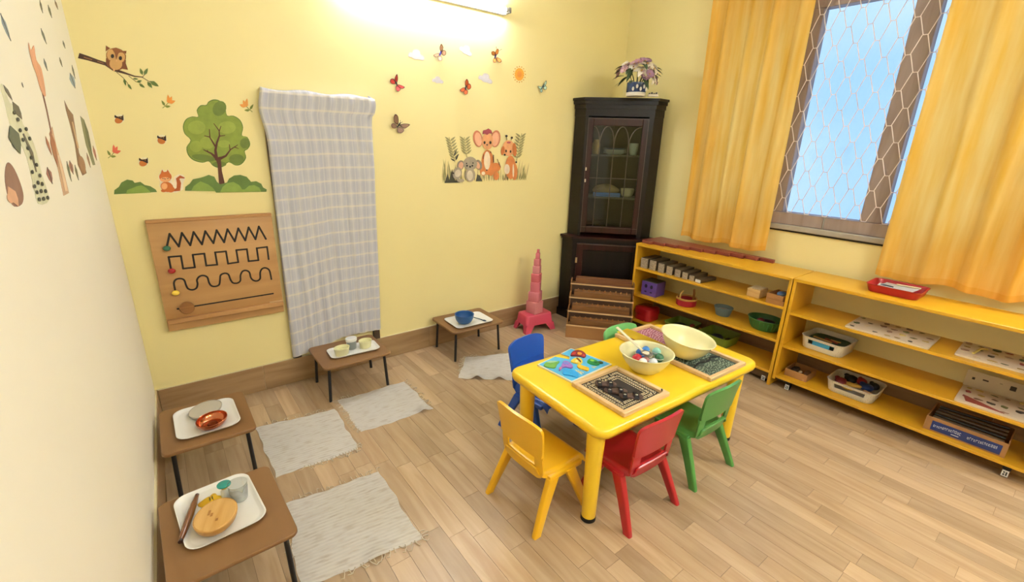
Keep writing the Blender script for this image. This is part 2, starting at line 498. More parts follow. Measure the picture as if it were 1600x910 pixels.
# ================================================================== WALL DECOR
def flat(name, col, parent):
    return M('print_' + name, col, 0.6, var=0.10, scale=25)
class Sticker:
    """a printed vinyl sticker: thin cut-out layers on a wall, outlines given where they are seen on it"""
    def __init__(self, name, label, cat, at, zm=lambda x, y: (x, y), group=None, wall='back', off=0.0):
        self.zm, self.wall, self.n, self.off = zm, wall, 0, off
        self.o = self.pt(*at, 0)
        self.t = T(name, label, cat, self.o, 0, group)
    def pt(self, x, y, d):
        u, v = self.zm(x, y)
        return PY(u, v, -d) if self.wall == 'back' else PL(u, v, d)
    def layer(self, part, polys, col, smooth=0, mat=None):
        self.n += 1
        d = self.off + 0.0006 * self.n
        ext = Vector((0, 0.0005, 0)) if self.wall == 'back' else Vector((-0.0005, 0, 0))
        joined = len(polys) > 12 or part in ('features', 'cap_pattern', 'stem', 'eye', 'stripe')
        b = B()
        mt = mat or M('print_' + col.strip('#'), col, 0.6, var=0.10, scale=25)
        for k, p in enumerate(polys):
            pts = [self.pt(x, y, d + 0.00002 * k) - self.o for x, y in p]
            if smooth: pts = catmull(pts, smooth)
            b.prism(pts, ext)
            if not joined:
                b.build(part, mt, self.t); b = B()
        if joined: tag(b.build(part, mt, self.t), kind='stuff')
def ell(cx, cy, rx, ry, rot=0, n=16):
    c, s = math.cos(R(rot)), math.sin(R(rot))
    return [(cx + rx * math.cos(2 * math.pi * k / n) * c - ry * math.sin(2 * math.pi * k / n) * s,
             cy + rx * math.cos(2 * math.pi * k / n) * s + ry * math.sin(2 * math.pi * k / n) * c) for k in range(n)]
def stroke(pts, w):
    """ribbon polygon along pts; w one width or one per point"""
    ws = w if isinstance(w, (list, tuple)) else [w] * len(pts)
    l, r = [], []
    for i, (x, y) in enumerate(pts):
        x0, y0 = pts[max(i - 1, 0)]; x1, y1 = pts[min(i + 1, len(pts) - 1)]
        dx, dy = x1 - x0, y1 - y0; q = math.hypot(dx, dy) or 1
        nx_, ny_ = -dy / q, dx / q
        l.append((x + nx_ * ws[i] / 2, y + ny_ * ws[i] / 2)); r.append((x - nx_ * ws[i] / 2, y - ny_ * ws[i] / 2))
    return l + r[::-1]
def leafp(x0, y0, x1, y1, w):
    dx, dy = x1 - x0, y1 - y0; q = math.hypot(dx, dy); nx_, ny_ = -dy / q * w / 2, dx / q * w / 2
    return [(x0, y0), (x0 + dx * .35 + nx_, y0 + dy * .35 + ny_), (x0 + dx * .7 + nx_ * .7, y0 + dy * .7 + ny_ * .7), (x1, y1),
            (x0 + dx * .7 - nx_ * .7, y0 + dy * .7 - ny_ * .7), (x0 + dx * .35 - nx_, y0 + dy * .35 - ny_)]

# ---- big tree with its bushes
zt = zoomed(160, 140, 5.057)
s = Sticker('tree_sticker', 'large wall sticker of a round green tree rising from bushes', 'wall sticker', (940, 800), zt, 'forest stickers on the yellow wall')
crown = [(745, 165), (775, 125), (820, 122), (838, 96), (880, 78), (930, 90), (970, 140), (985, 205), (1035, 207), (1088, 240), (1112, 300), (1102, 362), (1145, 376), (1168, 430), (1150, 470), (1125, 488), (1135, 540), (1100, 590), (1050, 600), (998, 575), (955, 610), (910, 618), (870, 600), (840, 568), (790, 578), (720, 560), (675, 515), (665, 455), (697, 400), (650, 350), (636, 290), (660, 235), (710, 213), (757, 215)]
cx_, cy_ = 895, 350
s.layer('crown_edge', [crown], '#4f6d25', 3)
s.layer('crown', [[(cx_ + (x - cx_) * .975, cy_ + (y - cy_) * .975) for x, y in crown]], '#85983a', 3)
s.layer('crown_shade', [ell(925, 150, 52, 62, 30), ell(1125, 425, 38, 42), ell(1060, 550, 60, 40), ell(800, 540, 95, 26, 8), ell(925, 590, 55, 22)], '#6a7d32')
s.layer('crown_light', [ell(745, 300, 70, 55), ell(830, 420, 60, 50), ell(985, 300, 70, 50), ell(740, 450, 50, 45), ell(960, 430, 50, 30)], '#96a544')
bark = '#54291a'
s.layer('trunk', [stroke([(945, 748), (930, 650), (925, 590), (912, 535)], [46, 30, 30, 42]), stroke([(905, 560), (893, 480), (905, 420), (925, 365), (922, 325), (880, 268)], [26, 20, 16, 12, 8, 5]),
                  stroke([(922, 335), (937, 288)], [8, 5]), stroke([(928, 368), (970, 362)], [8, 5]), stroke([(893, 450), (850, 380), (845, 312)], [14, 9, 6]), stroke([(848, 376), (805, 365)], [8, 5]),
                  stroke([(905, 545), (860, 505), (797, 475)], [26, 13, 6]), stroke([(838, 497), (828, 478)], [7, 5]), stroke([(925, 548), (975, 525), (1012, 475), (1070, 437)], [24, 16, 10, 5]), stroke([(1008, 475), (1003, 433)], [8, 5]), stroke([(1045, 455), (1078, 468)], [7, 4])], bark)
s.layer('bush_back', [[(652, 800), (655, 770), (690, 745), (715, 710), (765, 700), (800, 690), (840, 675), (885, 690), (905, 730), (930, 750), (985, 735), (1000, 705), (1040, 680), (1090, 675), (1140, 690), (1175, 730), (1215, 725), (1255, 745), (1270, 775), (1298, 790), (1296, 808), (900, 815), (890, 805)]], '#5e7a37')
s.layer('bush_front', [[(702, 800), (720, 765), (745, 745), (775, 725), (810, 740), (835, 750), (870, 775), (895, 805)], [(930, 812), (950, 770), (985, 740), (1035, 730), (1080, 755), (1105, 790), (1125, 790), (1160, 760), (1200, 755), (1240, 775), (1255, 808)]], '#88a247')
# ---- single bush
s = Sticker('bush_sticker', 'wall sticker of a low green bush left of the squirrel', 'wall sticker', (262, 825), zt, 'forest stickers on the yellow wall')
s.layer('bush_back', [[(92, 828), (95, 795), (130, 770), (150, 735), (195, 712), (240, 720), (255, 738), (300, 730), (335, 755), (380, 765), (420, 790), (432, 810)]], '#5e7a37')
s.layer('bush_front', [[(187, 825), (195, 795), (235, 780), (270, 765), (310, 757), (345, 775), (385, 815)]], '#88a247')
# ---- squirrel
s = Sticker('squirrel_sticker', 'wall sticker of an orange squirrel with a curled tail', 'wall sticker', (530, 815), zt, 'forest stickers on the yellow wall')
s.layer('outline', [[(585, 815), (640, 790), (638, 740), (655, 700), (640, 675), (600, 670), (565, 690), (560, 740), (548, 680), (518, 630), (495, 645), (472, 628), (440, 690), (455, 730), (450, 760), (470, 800), (490, 815)]], '#f4e8cf')
s.layer('tail', [stroke([(560, 800), (600, 790), (605, 740), (595, 705), (615, 690), (650, 700)], [12, 36, 34, 28, 24, 8])], '#b4581f', 0)
s.layer('body', [ell(510, 770, 52, 40, 20), ell(498, 690, 50, 40), [(455, 680), (472, 632), (492, 665)], [(500, 660), (515, 632), (545, 680)], ell(540, 790, 32, 24), ell(485, 800, 22, 12)], '#cd6d2a')
s.layer('face', [ell(497, 712, 42, 20), ell(490, 765, 24, 26, 20)], '#f0b27a')
s.layer('features', [stroke([(470, 700), (480, 705), (488, 700)], 4), stroke([(508, 700), (516, 705), (525, 700)], 4), ell(495, 707, 5, 4)], '#5a2a14')
# ---- acorns and flowers
for i, (x, y, rot, lab) in enumerate(((133, 233, -10, 'acorn wall sticker under the owl branch, highest of the three'), (470, 395, 20, 'acorn wall sticker nearest the tree crown, middle of the three'), (326, 572, -10, 'acorn wall sticker just above the bush and squirrel, lowest of the three'))):
    s = Sticker('acorn_sticker', lab, 'wall sticker', (x, y + 30), zt, 'acorn stickers')
    s.layer('outline', [ell(x, y, 42, 38, rot)], '#f2e7c4')
    s.layer('nut', [ell(x - 4, y + 10, 32, 26, rot)], '#c9762c')
    s.layer('cap', [[(x - 36, y - 12), (x - 34, y - 32), (x - 16, y - 20), (x + 22, y - 24), (x + 30, y - 36), (x + 34, y - 10), (x + 32, y + 12), (x + 14, y + 4), (x - 10, y - 6)]], '#2d1a12', 3)
    s.layer('cap_pattern', [ell(x - 6, y - 18, 6, 4), ell(x + 12, y - 14, 5, 4)], '#b68a45')
for i, (x, y, fx, col, lab) in enumerate(((525, 85, 1, '#e8953c', 'orange flower wall sticker between owl branch and tree'), (1135, 115, -1, '#e39a48', 'orange flower wall sticker beside the checked cloth'), (95, 480, 1, '#d9674a', 'red flower wall sticker near the left corner'))):
    s = Sticker('flower_sticker', lab, 'wall sticker', (x, y + 50), zt, 'flower stickers')
    f = lambda pts: [(x + fx * a, y + b_) for a, b_ in pts]
    s.layer('stem', [stroke(f([(-50, 62), (-25, 42), (0, 15)]), 5), f(leafp(-30, 45, -58, 0, 20)), f(leafp(-30, 50, 14, 48, 20))], '#7d8734')
    s.layer('bloom', [f(leafp(0, 22, -8, -46, 26)), f(leafp(0, 22, 24, -32, 28)), f(leafp(0, 22, 52, 4, 28)), f(ell(5, 5, 22, 18))], col)
# ---- owl on branch
zo = zoomed(40, 0, 6.154)
s = Sticker('owl_sticker', 'wall sticker of a brown owl sitting on a leafy branch', 'wall sticker', (870, 690), zo, 'forest stickers on the yellow wall')
s.layer('branch', [stroke([(510, 535), (600, 560), (690, 590), (770, 615), (850, 670), (960, 705), (1050, 735), (1130, 742)], [52, 42, 34, 32, 30, 18, 12, 8]), stroke([(875, 695), (940, 750), (985, 805)], 5), stroke([(990, 730), (1060, 785), (1110, 800)], 5), stroke([(1120, 742), (1180, 780), (1220, 795)], 6), stroke([(1125, 740), (1150, 715)], 5)], '#4a2c1a')
s.layer('branch_light', [stroke([(560, 550), (640, 575)], 12), stroke([(690, 590), (750, 610)], 8)], '#8a5f3c')
s.layer('leaf', [leafp(1125, 722, 1100, 655, 30), leafp(1140, 722, 1175, 655, 34), leafp(1195, 780, 1282, 832, 40), leafp(1170, 785, 1218, 848, 34), leafp(1065, 790, 1120, 775, 24), leafp(1090, 805, 1148, 845, 26), leafp(945, 755, 965, 825, 26), leafp(980, 805, 1020, 862, 24), leafp(1030, 755, 1085, 762, 18)], '#5f7434')
s.layer('wings', [ell(868, 590, 98, 88, 15), [(770, 495), (772, 438), (815, 465)], [(930, 490), (970, 490), (965, 520)], [(915, 660), (985, 672), (960, 600)]], '#7a4722')
s.layer('head', [ell(870, 540, 98, 78, 15)], '#8f5a2e')
s.layer('belly', [ell(868, 615, 62, 58, 15), ell(828, 530, 46, 56, -8), ell(912, 555, 44, 52, 25)], '#d3a466')
s.layer('brow', [[(828, 466), (870, 458), (922, 478), (890, 520), (872, 575), (858, 515)]], '#8a5328')
s.layer('eye', [ell(835, 540, 16, 20), ell(912, 560, 16, 20)], '#1e1712')
s.layer('beak', [[(868, 572), (884, 578), (870, 600)], ell(850, 672, 10, 14)], '#e0b07c')

# ---- clouds and sun
zc = zoomed(560, 0, 3.033)
for x, y, k, rot, lab in ((275, 262, 1.0, 4, 'pale grey cloud sticker, leftmost of the four clouds'), (510, 240, .85, 22, 'pale grey cloud sticker between the two upper butterflies'), (376, 381, .68, 0, 'pale grey cloud sticker, smallest and lowest in the middle'), (603, 373, .88, 12, 'pale grey cloud sticker left of the sun')):
    s = Sticker('cloud_sticker', lab, 'wall sticker', (x, y + 20 * k), zc, 'cloud stickers')
    c, q = math.cos(R(rot)), math.sin(R(rot))
    pts = [(-40, 0), (-34, -12), (-22, -12), (-14, -26), (4, -28), (16, -18), (20, -6), (34, 2), (40, 12), (34, 22), (10, 20), (-8, 20), (-22, 12), (-36, 10)]
    P_ = [(x + k * (a * c - b_ * q), y + k * (a * q + b_ * c)) for a, b_ in pts]
    s.layer('rim', [P_], '#cdc5c4', 4)
    s.layer('fill', [[(x + (a - x) * .9, y + (b_ - y) * .9) for a, b_ in P_]], '#dcd6da', 4)
zs = zoomed(720, 60, 9.1)
s = Sticker('sun_sticker', 'small orange sun sticker with tiny rays', 'wall sticker', (833, 640), zs)
s.layer('ray', [ell(833 + 85 * math.cos(a), 512 + 112 * math.sin(a), 7, 9) for a in [k * math.pi / 8 for k in range(16)]], '#d8923c')
s.layer('disc', [[(833 + (62 + 10 * (k % 2)) * math.cos(k * math.pi / 16), 512 + (84 + 12 * (k % 2)) * math.sin(k * math.pi / 16)) for k in range(32)]], '#efa63c')
s.layer('disc_center', [ell(833, 512, 36, 50)], '#e9963a')

# ---- butterflies: card wings standing off the wall
def butterfly(label, zm, body, wings, col_edge, col_fill, col_body, dots):
    s = Sticker('butterfly_ornament', label, 'butterfly', body[1], zm, 'card butterflies on the yellow wall')
    o = s.o
    for k, w in enumerate(wings):
        for lay, (sc, col) in enumerate(((1.0, col_edge), (0.76, col_fill))):
            bx_, by_ = body[len(body) // 2]
            mx_, my_ = sum(p[0] for p in w) / len(w), sum(p[1] for p in w) / len(w)
            pts = []
            for x, y in w:
                x2, y2 = mx_ + (x - mx_) * sc, my_ + (y - my_) * sc
                far = math.hypot(x2 - bx_, y2 - by_) / zoom_scale
                p = s.pt(x2, y2, 0.006 + 0.0016 * far + 0.0012 * lay)
                pts.append(p - o)
            b = B(); pts = catmull(pts, 3); b.prism(pts, (0, 0.0008, 0))
            wp = b.build('wing' if lay == 0 else 'wing_pattern', M('print_' + col.strip('#'), col, 0.6, var=0.1, scale=25), s.t)
            if lay == 0: holder = wp
            else: wp.parent = holder
    b = B(); b.tube([s.pt(x, y, 0.010) - o for x, y in body], [0.003] + [0.006] * (len(body) - 2) + [0.003], 8)
    b.build('body', M('print_' + col_body.strip('#'), col_body, 0.6), s.t)
    x, y = body[0]; x1, y1 = body[1]
    b = B()
    for sg in (-1, 1):
        dx, dy = x - x1, y - y1
        b.tube([s.pt(x, y, 0.012) - o, s.pt(x + dx * .8 - sg * dy * .6, y + dy * .8 + sg * dx * .6, 0.02) - o], 0.0012, 5)
    b.build('antenna', M('print_221a18', '#221a18', 0.6), s.t)
    b = B(); b.tube([s.pt(*body[1], 0.0) - o, s.pt(*body[1], 0.008) - o], 0.004, 6); b.build('pad', M('print_ffffff', '#ffffff', 0.6), s.t)
    return s
zA = zoomed(600, 60, 6.064); zoom_scale = 6.064
butterfly('red and orange card butterfly nearest the checked cloth, above the brown one', zA, [(108, 405), (118, 425), (126, 445)], [[(112, 425), (100, 385), (122, 338), (132, 370), (128, 410)], [(110, 430), (78, 432), (58, 412), (65, 385), (95, 385)], [(122, 440), (150, 440), (196, 460), (180, 478), (150, 470)], [(118, 445), (150, 468), (155, 490), (130, 505), (112, 480)]], '#5e1f22', '#d0433f', '#23252e', 0)
butterfly('brown card butterfly below the others', zA, [(155, 800), (142, 820), (125, 845)], [[(135, 815), (100, 800), (92, 750), (108, 718), (135, 745)], [(125, 830), (105, 855), (75, 845), (70, 815), (95, 805)], [(150, 825), (190, 808), (245, 815), (225, 840), (190, 855)], [(135, 840), (180, 855), (188, 880), (160, 900), (128, 885)]], '#5b4033', '#93715a', '#231b18', 0)
butterfly('orange card butterfly with a blue body, left of the upper clouds gap', zA, [(540, 120), (536, 140), (528, 165)], [[(540, 130), (528, 90), (543, 52), (562, 85), (552, 120)], [(545, 140), (560, 112), (585, 120), (588, 150), (565, 165)], [(528, 145), (500, 142), (468, 160), (490, 178), (515, 172)], [(530, 165), (552, 185), (548, 208), (525, 212), (512, 185)]], '#6b3c34', '#e5b088', '#2c2fa0', 0)
butterfly('orange and red card butterfly at the centre of the group', zA, [(778, 450), (774, 468), (772, 490)], [[(775, 460), (768, 420), (784, 384), (802, 415), (795, 450)], [(785, 462), (800, 428), (822, 440), (824, 470), (800, 488)], [(770, 470), (745, 468), (720, 490), (738, 510), (765, 500)], [(775, 485), (795, 500), (790, 528), (768, 532), (755, 510)]], '#6e2a26', '#d8662f', '#35302e', 0)
zB = zoomed(720, 60, 9.1); zoom_scale = 9.1
butterfly('orange card butterfly with a purple body, upper right near the sun', zB, [(520, 190), (490, 260), (485, 285)], [[(495, 240), (495, 185), (520, 150), (538, 160), (532, 215)], [(485, 245), (445, 235), (435, 195), (460, 182), (490, 200)], [(485, 275), (500, 305), (498, 340), (465, 340), (462, 300)], [(505, 270), (560, 290), (580, 325), (555, 345), (520, 320)]], '#7a2b28', '#e39440', '#3a2468', 0)
butterfly('small turquoise card butterfly nearest the corner cabinet', zB, [(1178, 665), (1165, 690), (1150, 720)], [[(1172, 690), (1190, 640), (1214, 598), (1220, 640), (1195, 685)], [(1175, 700), (1205, 675), (1224, 695), (1215, 728), (1185, 725)], [(1155, 700), (1130, 685), (1096, 678), (1108, 705), (1135, 725)], [(1150, 715), (1165, 745), (1145, 772), (1128, 750), (1135, 725)]], '#2e4a46', '#b9d8c8', '#3a5a58', 0)

# ---- baby animals group sticker
za = zoomed(680, 180, 7.58)
s = Sticker('animal_sticker', 'wall sticker of cartoon baby animals sitting in tall grass', 'wall sticker', (590, 800), za)
rg = random.Random(5)
blades = []
for k in range(26):
    x = 85 + k * 9.5; top = 690 - rg.uniform(0, 190) * (1 if k < 14 else .6)
    blades.append(leafp(x, 805, x + rg.uniform(-45, 25), top, 16))
for k in range(24):
    x = 880 + k * 8.5; top = 690 - rg.uniform(0, 180)
    blades.append(leafp(x, 775, x + rg.uniform(-20, 45), top, 16))
for k in range(20):
    x = 330 + k * 28; blades.append(leafp(x, 785, x + rg.uniform(-15, 15), rg.uniform(600, 700), 18))
s.layer('grass_pale', blades[::2], '#cdbb86')
s.layer('grass_dark', blades[1::2], '#8f8a58')
fern = []
for (x0, y0, x1, y1, n_) in ((235, 560, 165, 260, 7), (375, 500, 345, 260, 6), (960, 560, 1025, 215, 8)):
    fern.append(stroke([(x0, y0), (x1, y1)], 5))
    for k in range(n_):
        t_ = 0.15 + .8 * k / n_; mx_, my_ = x0 + (x1 - x0) * t_, y0 + (y1 - y0) * t_
        for sg in (-1, 1): fern.append(leafp(mx_, my_, mx_ + sg * 62, my_ - 55, 24))
s.layer('fern', fern, '#9c9566')
s.layer('dark_leaf', [leafp(220, 490, 255, 410, 20), leafp(240, 540, 275, 455, 22), leafp(235, 545, 180, 512, 18), leafp(995, 305, 970, 255, 18), [(110, 805), (150, 690), (170, 770), (200, 640), (230, 770), (300, 800)], [(480, 785), (500, 700), (530, 720), (560, 785)]], '#3c3a2c')
s.layer('ear', [ell(505, 280, 55, 100, -10), ell(715, 280, 58, 102, 8)], '#c87a5a')
s.layer('ear_inner', [ell(510, 285, 40, 82, -10), ell(712, 285, 44, 84, 8)], '#efb491')
s.layer('orange_body', [ell(620, 560, 72, 150), ell(570, 660, 40, 60), ell(660, 660, 40, 60), ell(715, 620, 60, 55), ell(722, 720, 34, 50), ell(893, 620, 62, 140), ell(940, 670, 35, 100)], '#d8854a')
s.layer('orange_head', [ell(620, 310, 68, 100), ell(870, 390, 72, 95)], '#e9a875')
s.layer('hair', [[(560, 225), (570, 180), (600, 175), (630, 158), (665, 180), (680, 220), (640, 215), (615, 235), (590, 220)], ell(872, 325, 24, 12)], '#a84a55')
s.layer('long_ear', [ell(800, 420, 20, 55, 8), ell(940, 410, 24, 80, -4)], '#c8733a')
s.layer('belly', [ell(615, 540, 38, 110), ell(570, 690, 22, 22), ell(850, 640, 34, 60), ell(925, 660, 10, 80)], '#f3dfc2')
s.layer('grey_ear', [ell(300, 595, 42, 60, 10), ell(515, 590, 40, 62, -15)], '#8f8272')
s.layer('grey_ear_inner', [ell(305, 598, 28, 44, 10), ell(505, 595, 24, 44, -15)], '#e0a98a')
s.layer('grey_body', [ell(415, 575, 82, 82), ell(415, 710, 62, 80), ell(262, 690, 55, 75, 15), ell(300, 775, 45, 20)], '#a99c88')
s.layer('grey_belly', [ell(412, 715, 36, 60), ell(268, 690, 34, 46, 15)], '#d9cdb8')
s.layer('stripe', [stroke([(690, 470), (692, 560)], 10), stroke([(575, 465), (570, 520)], 8), stroke([(655, 430), (660, 450)], 10), stroke([(755, 560), (775, 620)], 8), stroke([(735, 520), (760, 590)], 7), stroke([(820, 770), (835, 700), (860, 770)], 9)], '#6a3f28')
s.layer('horn', [stroke([(850, 295), (845, 250)], 7), stroke([(900, 295), (908, 270)], 7), ell(845, 248, 14, 14), ell(908, 268, 14, 14)], '#2b211c')
s.layer('eye', [ell(585, 325, 12, 18), ell(655, 325, 12, 18), ell(614, 352, 9, 8), ell(840, 425, 9, 16), ell(893, 432, 9, 16), ell(824, 470, 11, 12), ell(378, 600, 10, 11), ell(440, 600, 10, 11), ell(414, 612, 11, 12), ell(372, 572, 8, 8), ell(448, 568, 8, 8), ell(216, 688, 9, 10), ell(960, 558, 10, 12), ell(612, 652, 8, 9)], '#201814')

# ---- stickers on the left wall (seen at a slant)
zl = zoomed(0, 0, 2.678)
GL = 'jungle stickers on the left wall'
def ls(name, label, at): return Sticker(name, label, 'wall sticker', at, zl, GL, 'left')
s = ls('giraffe_sticker', 'tall spotted giraffe sticker on the cream left wall', (175, 850))
s.layer('skin', [[(0, 360), (14, 358), (40, 430), (70, 440), (95, 520), (140, 600), (175, 730), (205, 835), (158, 852), (135, 760), (110, 660), (80, 590), (40, 520), (18, 430)]], '#d9d7b6', 3)
s.layer('mane', [leafp(12, 355, 50, 420, 12), leafp(50, 425, 90, 500, 26), stroke([(95, 560), (130, 640), (150, 720)], [6, 12, 4])], '#6a6350')
s.layer('leaf_patch', [leafp(38, 525, 82, 645, 46)], '#5e6550')
s.layer('spot', [ell(x, y, 5.5, 9, -15, 10) for x, y in ((80, 545), (92, 585), (105, 540), (120, 580), (140, 780), (155, 765), (172, 770), (150, 805), (168, 800), (186, 800), (160, 835), (178, 832), (195, 828), (130, 720), (148, 690), (162, 735), (112, 620), (126, 660), (70, 500), (55, 470))], '#3f3f34')
s = ls('hedgehog_sticker', 'brown hedgehog sticker low on the cream left wall', (60, 860))
s.layer('spines', [[(22, 700), (35, 680), (60, 710), (85, 770), (97, 820), (90, 855), (60, 865), (35, 830), (20, 760)]], '#8b6656', 3)
s.layer('face', [leafp(30, 780, 75, 865, 36), ell(40, 830, 12, 22, -20)], '#d7a786')
s = ls('fox_sticker', 'tall orange and tan animal sticker beside the giraffe on the left wall', (270, 815))
s.layer('leg', [[(205, 560), (218, 600), (240, 700), (265, 820), (288, 808), (262, 700), (235, 610), (218, 530)]], '#d2ab88', 0)
s.layer('back', [leafp(208, 545, 240, 700, 20), leafp(188, 570, 215, 650, 10)], '#a3694a')
s.layer('leg_light', [stroke([(240, 650), (275, 800)], [8, 12])], '#e9c9a4')
s = ls('flower_stalk_sticker', 'orange flower on a thin stalk, sticker high on the left wall', (210, 560))
s.layer('stalk', [stroke([(178, 390), (195, 460), (215, 560)], 5)], '#7c4a34')
s.layer('bloom', [[(118, 178), (128, 210), (140, 190), (150, 250), (172, 290), (190, 400), (170, 380), (150, 310), (135, 270), (120, 210)]], '#dfa27c', 3)
s = ls('deer_sticker', 'slim brown animal sticker in the middle of the left wall', (340, 735))
s.layer('body', [[(268, 420), (285, 455), (305, 480), (318, 560), (330, 640), (352, 690), (362, 725), (345, 735), (325, 690), (312, 600), (292, 520), (275, 460)]], '#8d6a4c', 0)
s.layer('haunch', [ell(342, 690, 13, 38, -12)], '#a57b58')
s.layer('light', [stroke([(300, 510), (325, 620)], [5, 7])], '#d3b188')
s = ls('sapling_sticker', 'olive green plant sticker near the corner on the left wall', (390, 690))
s.layer('blade', [[(335, 485), (350, 500), (372, 590), (398, 690), (388, 692), (360, 610), (345, 540)]], '#8a8a66')
s.layer('blade_dark', [leafp(350, 500, 385, 650, 12)], '#6a6f4e')
for x0, y0, x1, y1, w, col, lab in ((0, 55, 44, 172, 16, '#8796a0', 'blue grey leaf sticker at the top of the left wall'), (165, 0, 178, 55, 8, '#77745a', 'thin dark leaf sticker near the top of the left wall'), (200, 20, 216, 75, 9, '#7c8064', 'thin olive leaf sticker right of the topmost one'), (228, 0, 242, 40, 8, '#9a7c58', 'thin tan leaf sticker by the top corner'),
        (170, 118, 194, 185, 9, '#6d7568', 'thin grey green leaf sticker above the orange flower'), (182, 245, 198, 297, 9, '#7b857c', 'small grey green leaf sticker right of the orange flower'), (262, 170, 272, 203, 7, '#7a7a62', 'small leaf sticker right of the grey green ones'), (248, 240, 260, 280, 7, '#83805f', 'small leaf sticker above the slim brown animal'),
        (292, 305, 314, 370, 20, '#94a7b0', 'pale blue leaf sticker nearest the corner'), (300, 272, 314, 330, 7, '#8a8a6c', 'thin olive leaf sticker touching the pale blue one'), (90, 345, 96, 366, 5, '#8d8a86', 'tiny grey leaf sticker above the giraffe'),
        (196, 700, 218, 770, 22, '#a06a5a', 'round red brown leaf sticker right of the giraffe legs'), (278, 675, 298, 760, 10, '#7d8060', 'grass blade sticker under the slim brown animal, leftmost'), (290, 672, 306, 730, 16, '#a86f5a', 'red leaf sticker under the slim brown animal'), (312, 690, 328, 755, 9, '#7a7a58', 'grass blade sticker under the slim brown animal, rightmost'),
        (362, 640, 378, 702, 9, '#b98a70', 'tan grass blade sticker left of the corner'), (388, 610, 404, 672, 10, '#cf8d78', 'pink grass blade sticker at the corner')):
    s = ls('leaf_sticker', lab, ((x0 + x1) / 2, (y0 + y1) / 2))
    s.layer('leaf', [leafp(x0, y0, x1, y1, w)], col)
    s.layer('vein', [stroke([(x0, y0), (x1, y1)], max(1.2, w * .1))], '#5e5a4a')
s = None

# ------------------------------------------------------------------ wooden tracing board
zb = zoomed(240, 335, 5.2)
m_bw = wood('board_wood', '#ad8150', '#c29763', 'X', 3.0, 0.5, stretch=8)
m_bw2 = wood('board_ledge_wood', '#a97a4c', '#c2945f', 'X', 3.0, 0.5, stretch=10)
m_blk = M('groove_black', '#17120f', 0.7)
YB_ = -0.045
bo = Vector((0.43, 0, 0.53))
t = T('tracing_board', 'brown wooden tracing board with zigzag, square and wavy grooves', 'activity board', bo)
B().box(0.124 - bo.x, 0.724 - bo.x, YB_, -0.001, 0.0, 0.627, 0.004, 2).build('panel', m_bw, t)
B().box(0.124 - bo.x, 0.724 - bo.x, YB_ - 0.004, -0.02, 0.612, 0.630, 0.003, 1).build('top_edge', m_bw2, t)
def bp(x, y, d=0.002): return PY(*zb(x, y), YB_ - d) - bo
def groove(pts, w):
    b = B()
    P = [bp(x, y, 0.0006) for x, y in pts]
    for a, c in zip(P[:-1], P[1:]):
        b.tube([a, c], w, 6, flat=None)
    for q in P: b.ball(q, w, 8)
    for v in b.bm.verts: v.co.y = YB_ + (v.co.y - YB_) * 0.12
    return b
groove([(108, 265), (130, 160), (205, 262), (230, 152), (298, 252), (325, 145), (393, 245), (420, 138), (486, 235), (512, 130), (573, 228), (600, 122), (660, 220), (688, 115), (745, 213), (772, 107), (828, 203), (855, 100), (912, 200)], 0.0058).build('zigzag_groove', m_blk, t)
groove([(140, 440), (122, 348), (222, 340), (240, 442), (335, 432), (318, 330), (412, 320), (428, 418), (517, 410), (500, 310), (588, 302), (605, 402), (688, 390), (672, 292), (758, 284), (772, 382), (852, 374), (838, 276), (922, 266), (935, 365)], 0.0055).build('square_groove', m_blk, t)
wv = [(174, 612), (165, 560), (180, 532), (215, 523), (248, 535), (263, 575), (280, 605), (315, 615), (348, 600), (357, 565), (352, 535), (370, 508), (402, 498), (436, 512), (450, 555), (470, 582), (502, 587), (533, 572), (540, 530), (545, 495), (578, 480), (608, 490), (624, 530), (645, 558), (680, 560), (705, 540), (706, 498), (722, 465), (750, 457), (778, 472), (790, 515), (812, 538), (842, 542), (866, 522), (866, 475), (880, 445), (908, 436), (938, 452), (950, 490), (957, 528)]
groove([tuple(p[:2]) for p in catmull([(x, y, 0) for x, y in wv], 3, False)], 0.0052).build('wave_groove', m_blk, t)
groove([(195, 770), (970, 645)], 0.0048).build('straight_groove', m_blk, t)
for x, y, col in ((107, 278, '#2f7350'), (147, 462, '#a8191c'), (180, 640, '#f0cf4a')):
    p = bp(x, y, 0.014)
    B().ball(p, (0.0185, 0.016, 0.0145), 16).build('knob', M('knob_' + col.strip('#'), col, 0.25, coat=0.5), t)
p = bp(270, 757, 0.0)
b = B(); b.lathe([(0.033, 0), (0.036, 0.003), (0.036, 0.010), (0.033, 0.013)], 28, cap1=True); b.xf(Matrix.Translation(p + Vector((0, -0.002, 0))) @ Matrix.Rotation(R(90), 4, 'X'))
b.build('wooden_disc', wood('disc_wood', '#835730', '#9a6b3c', 'X', 8, 0.45), t)
pl0 = bp(115, 878); pr0 = bp(1040, 722); zl_ = (pl0.z + pr0.z) / 2
B().box(0.126 - bo.x, 0.722 - bo.x, YB_ - 0.022, YB_ + 0.002, zl_ - 0.012, zl_ + 0.014, 0.002, 1).build('ledge', m_bw2, t)
p = bp(985, 698)
B().box(p.x - 0.03, 0.722 - bo.x, YB_ - 0.006, YB_ + 0.002, zl_ + 0.0145, zl_ + 0.022).build('ledge_batten', M('pale_batten', '#c9a57a', 0.5), t)

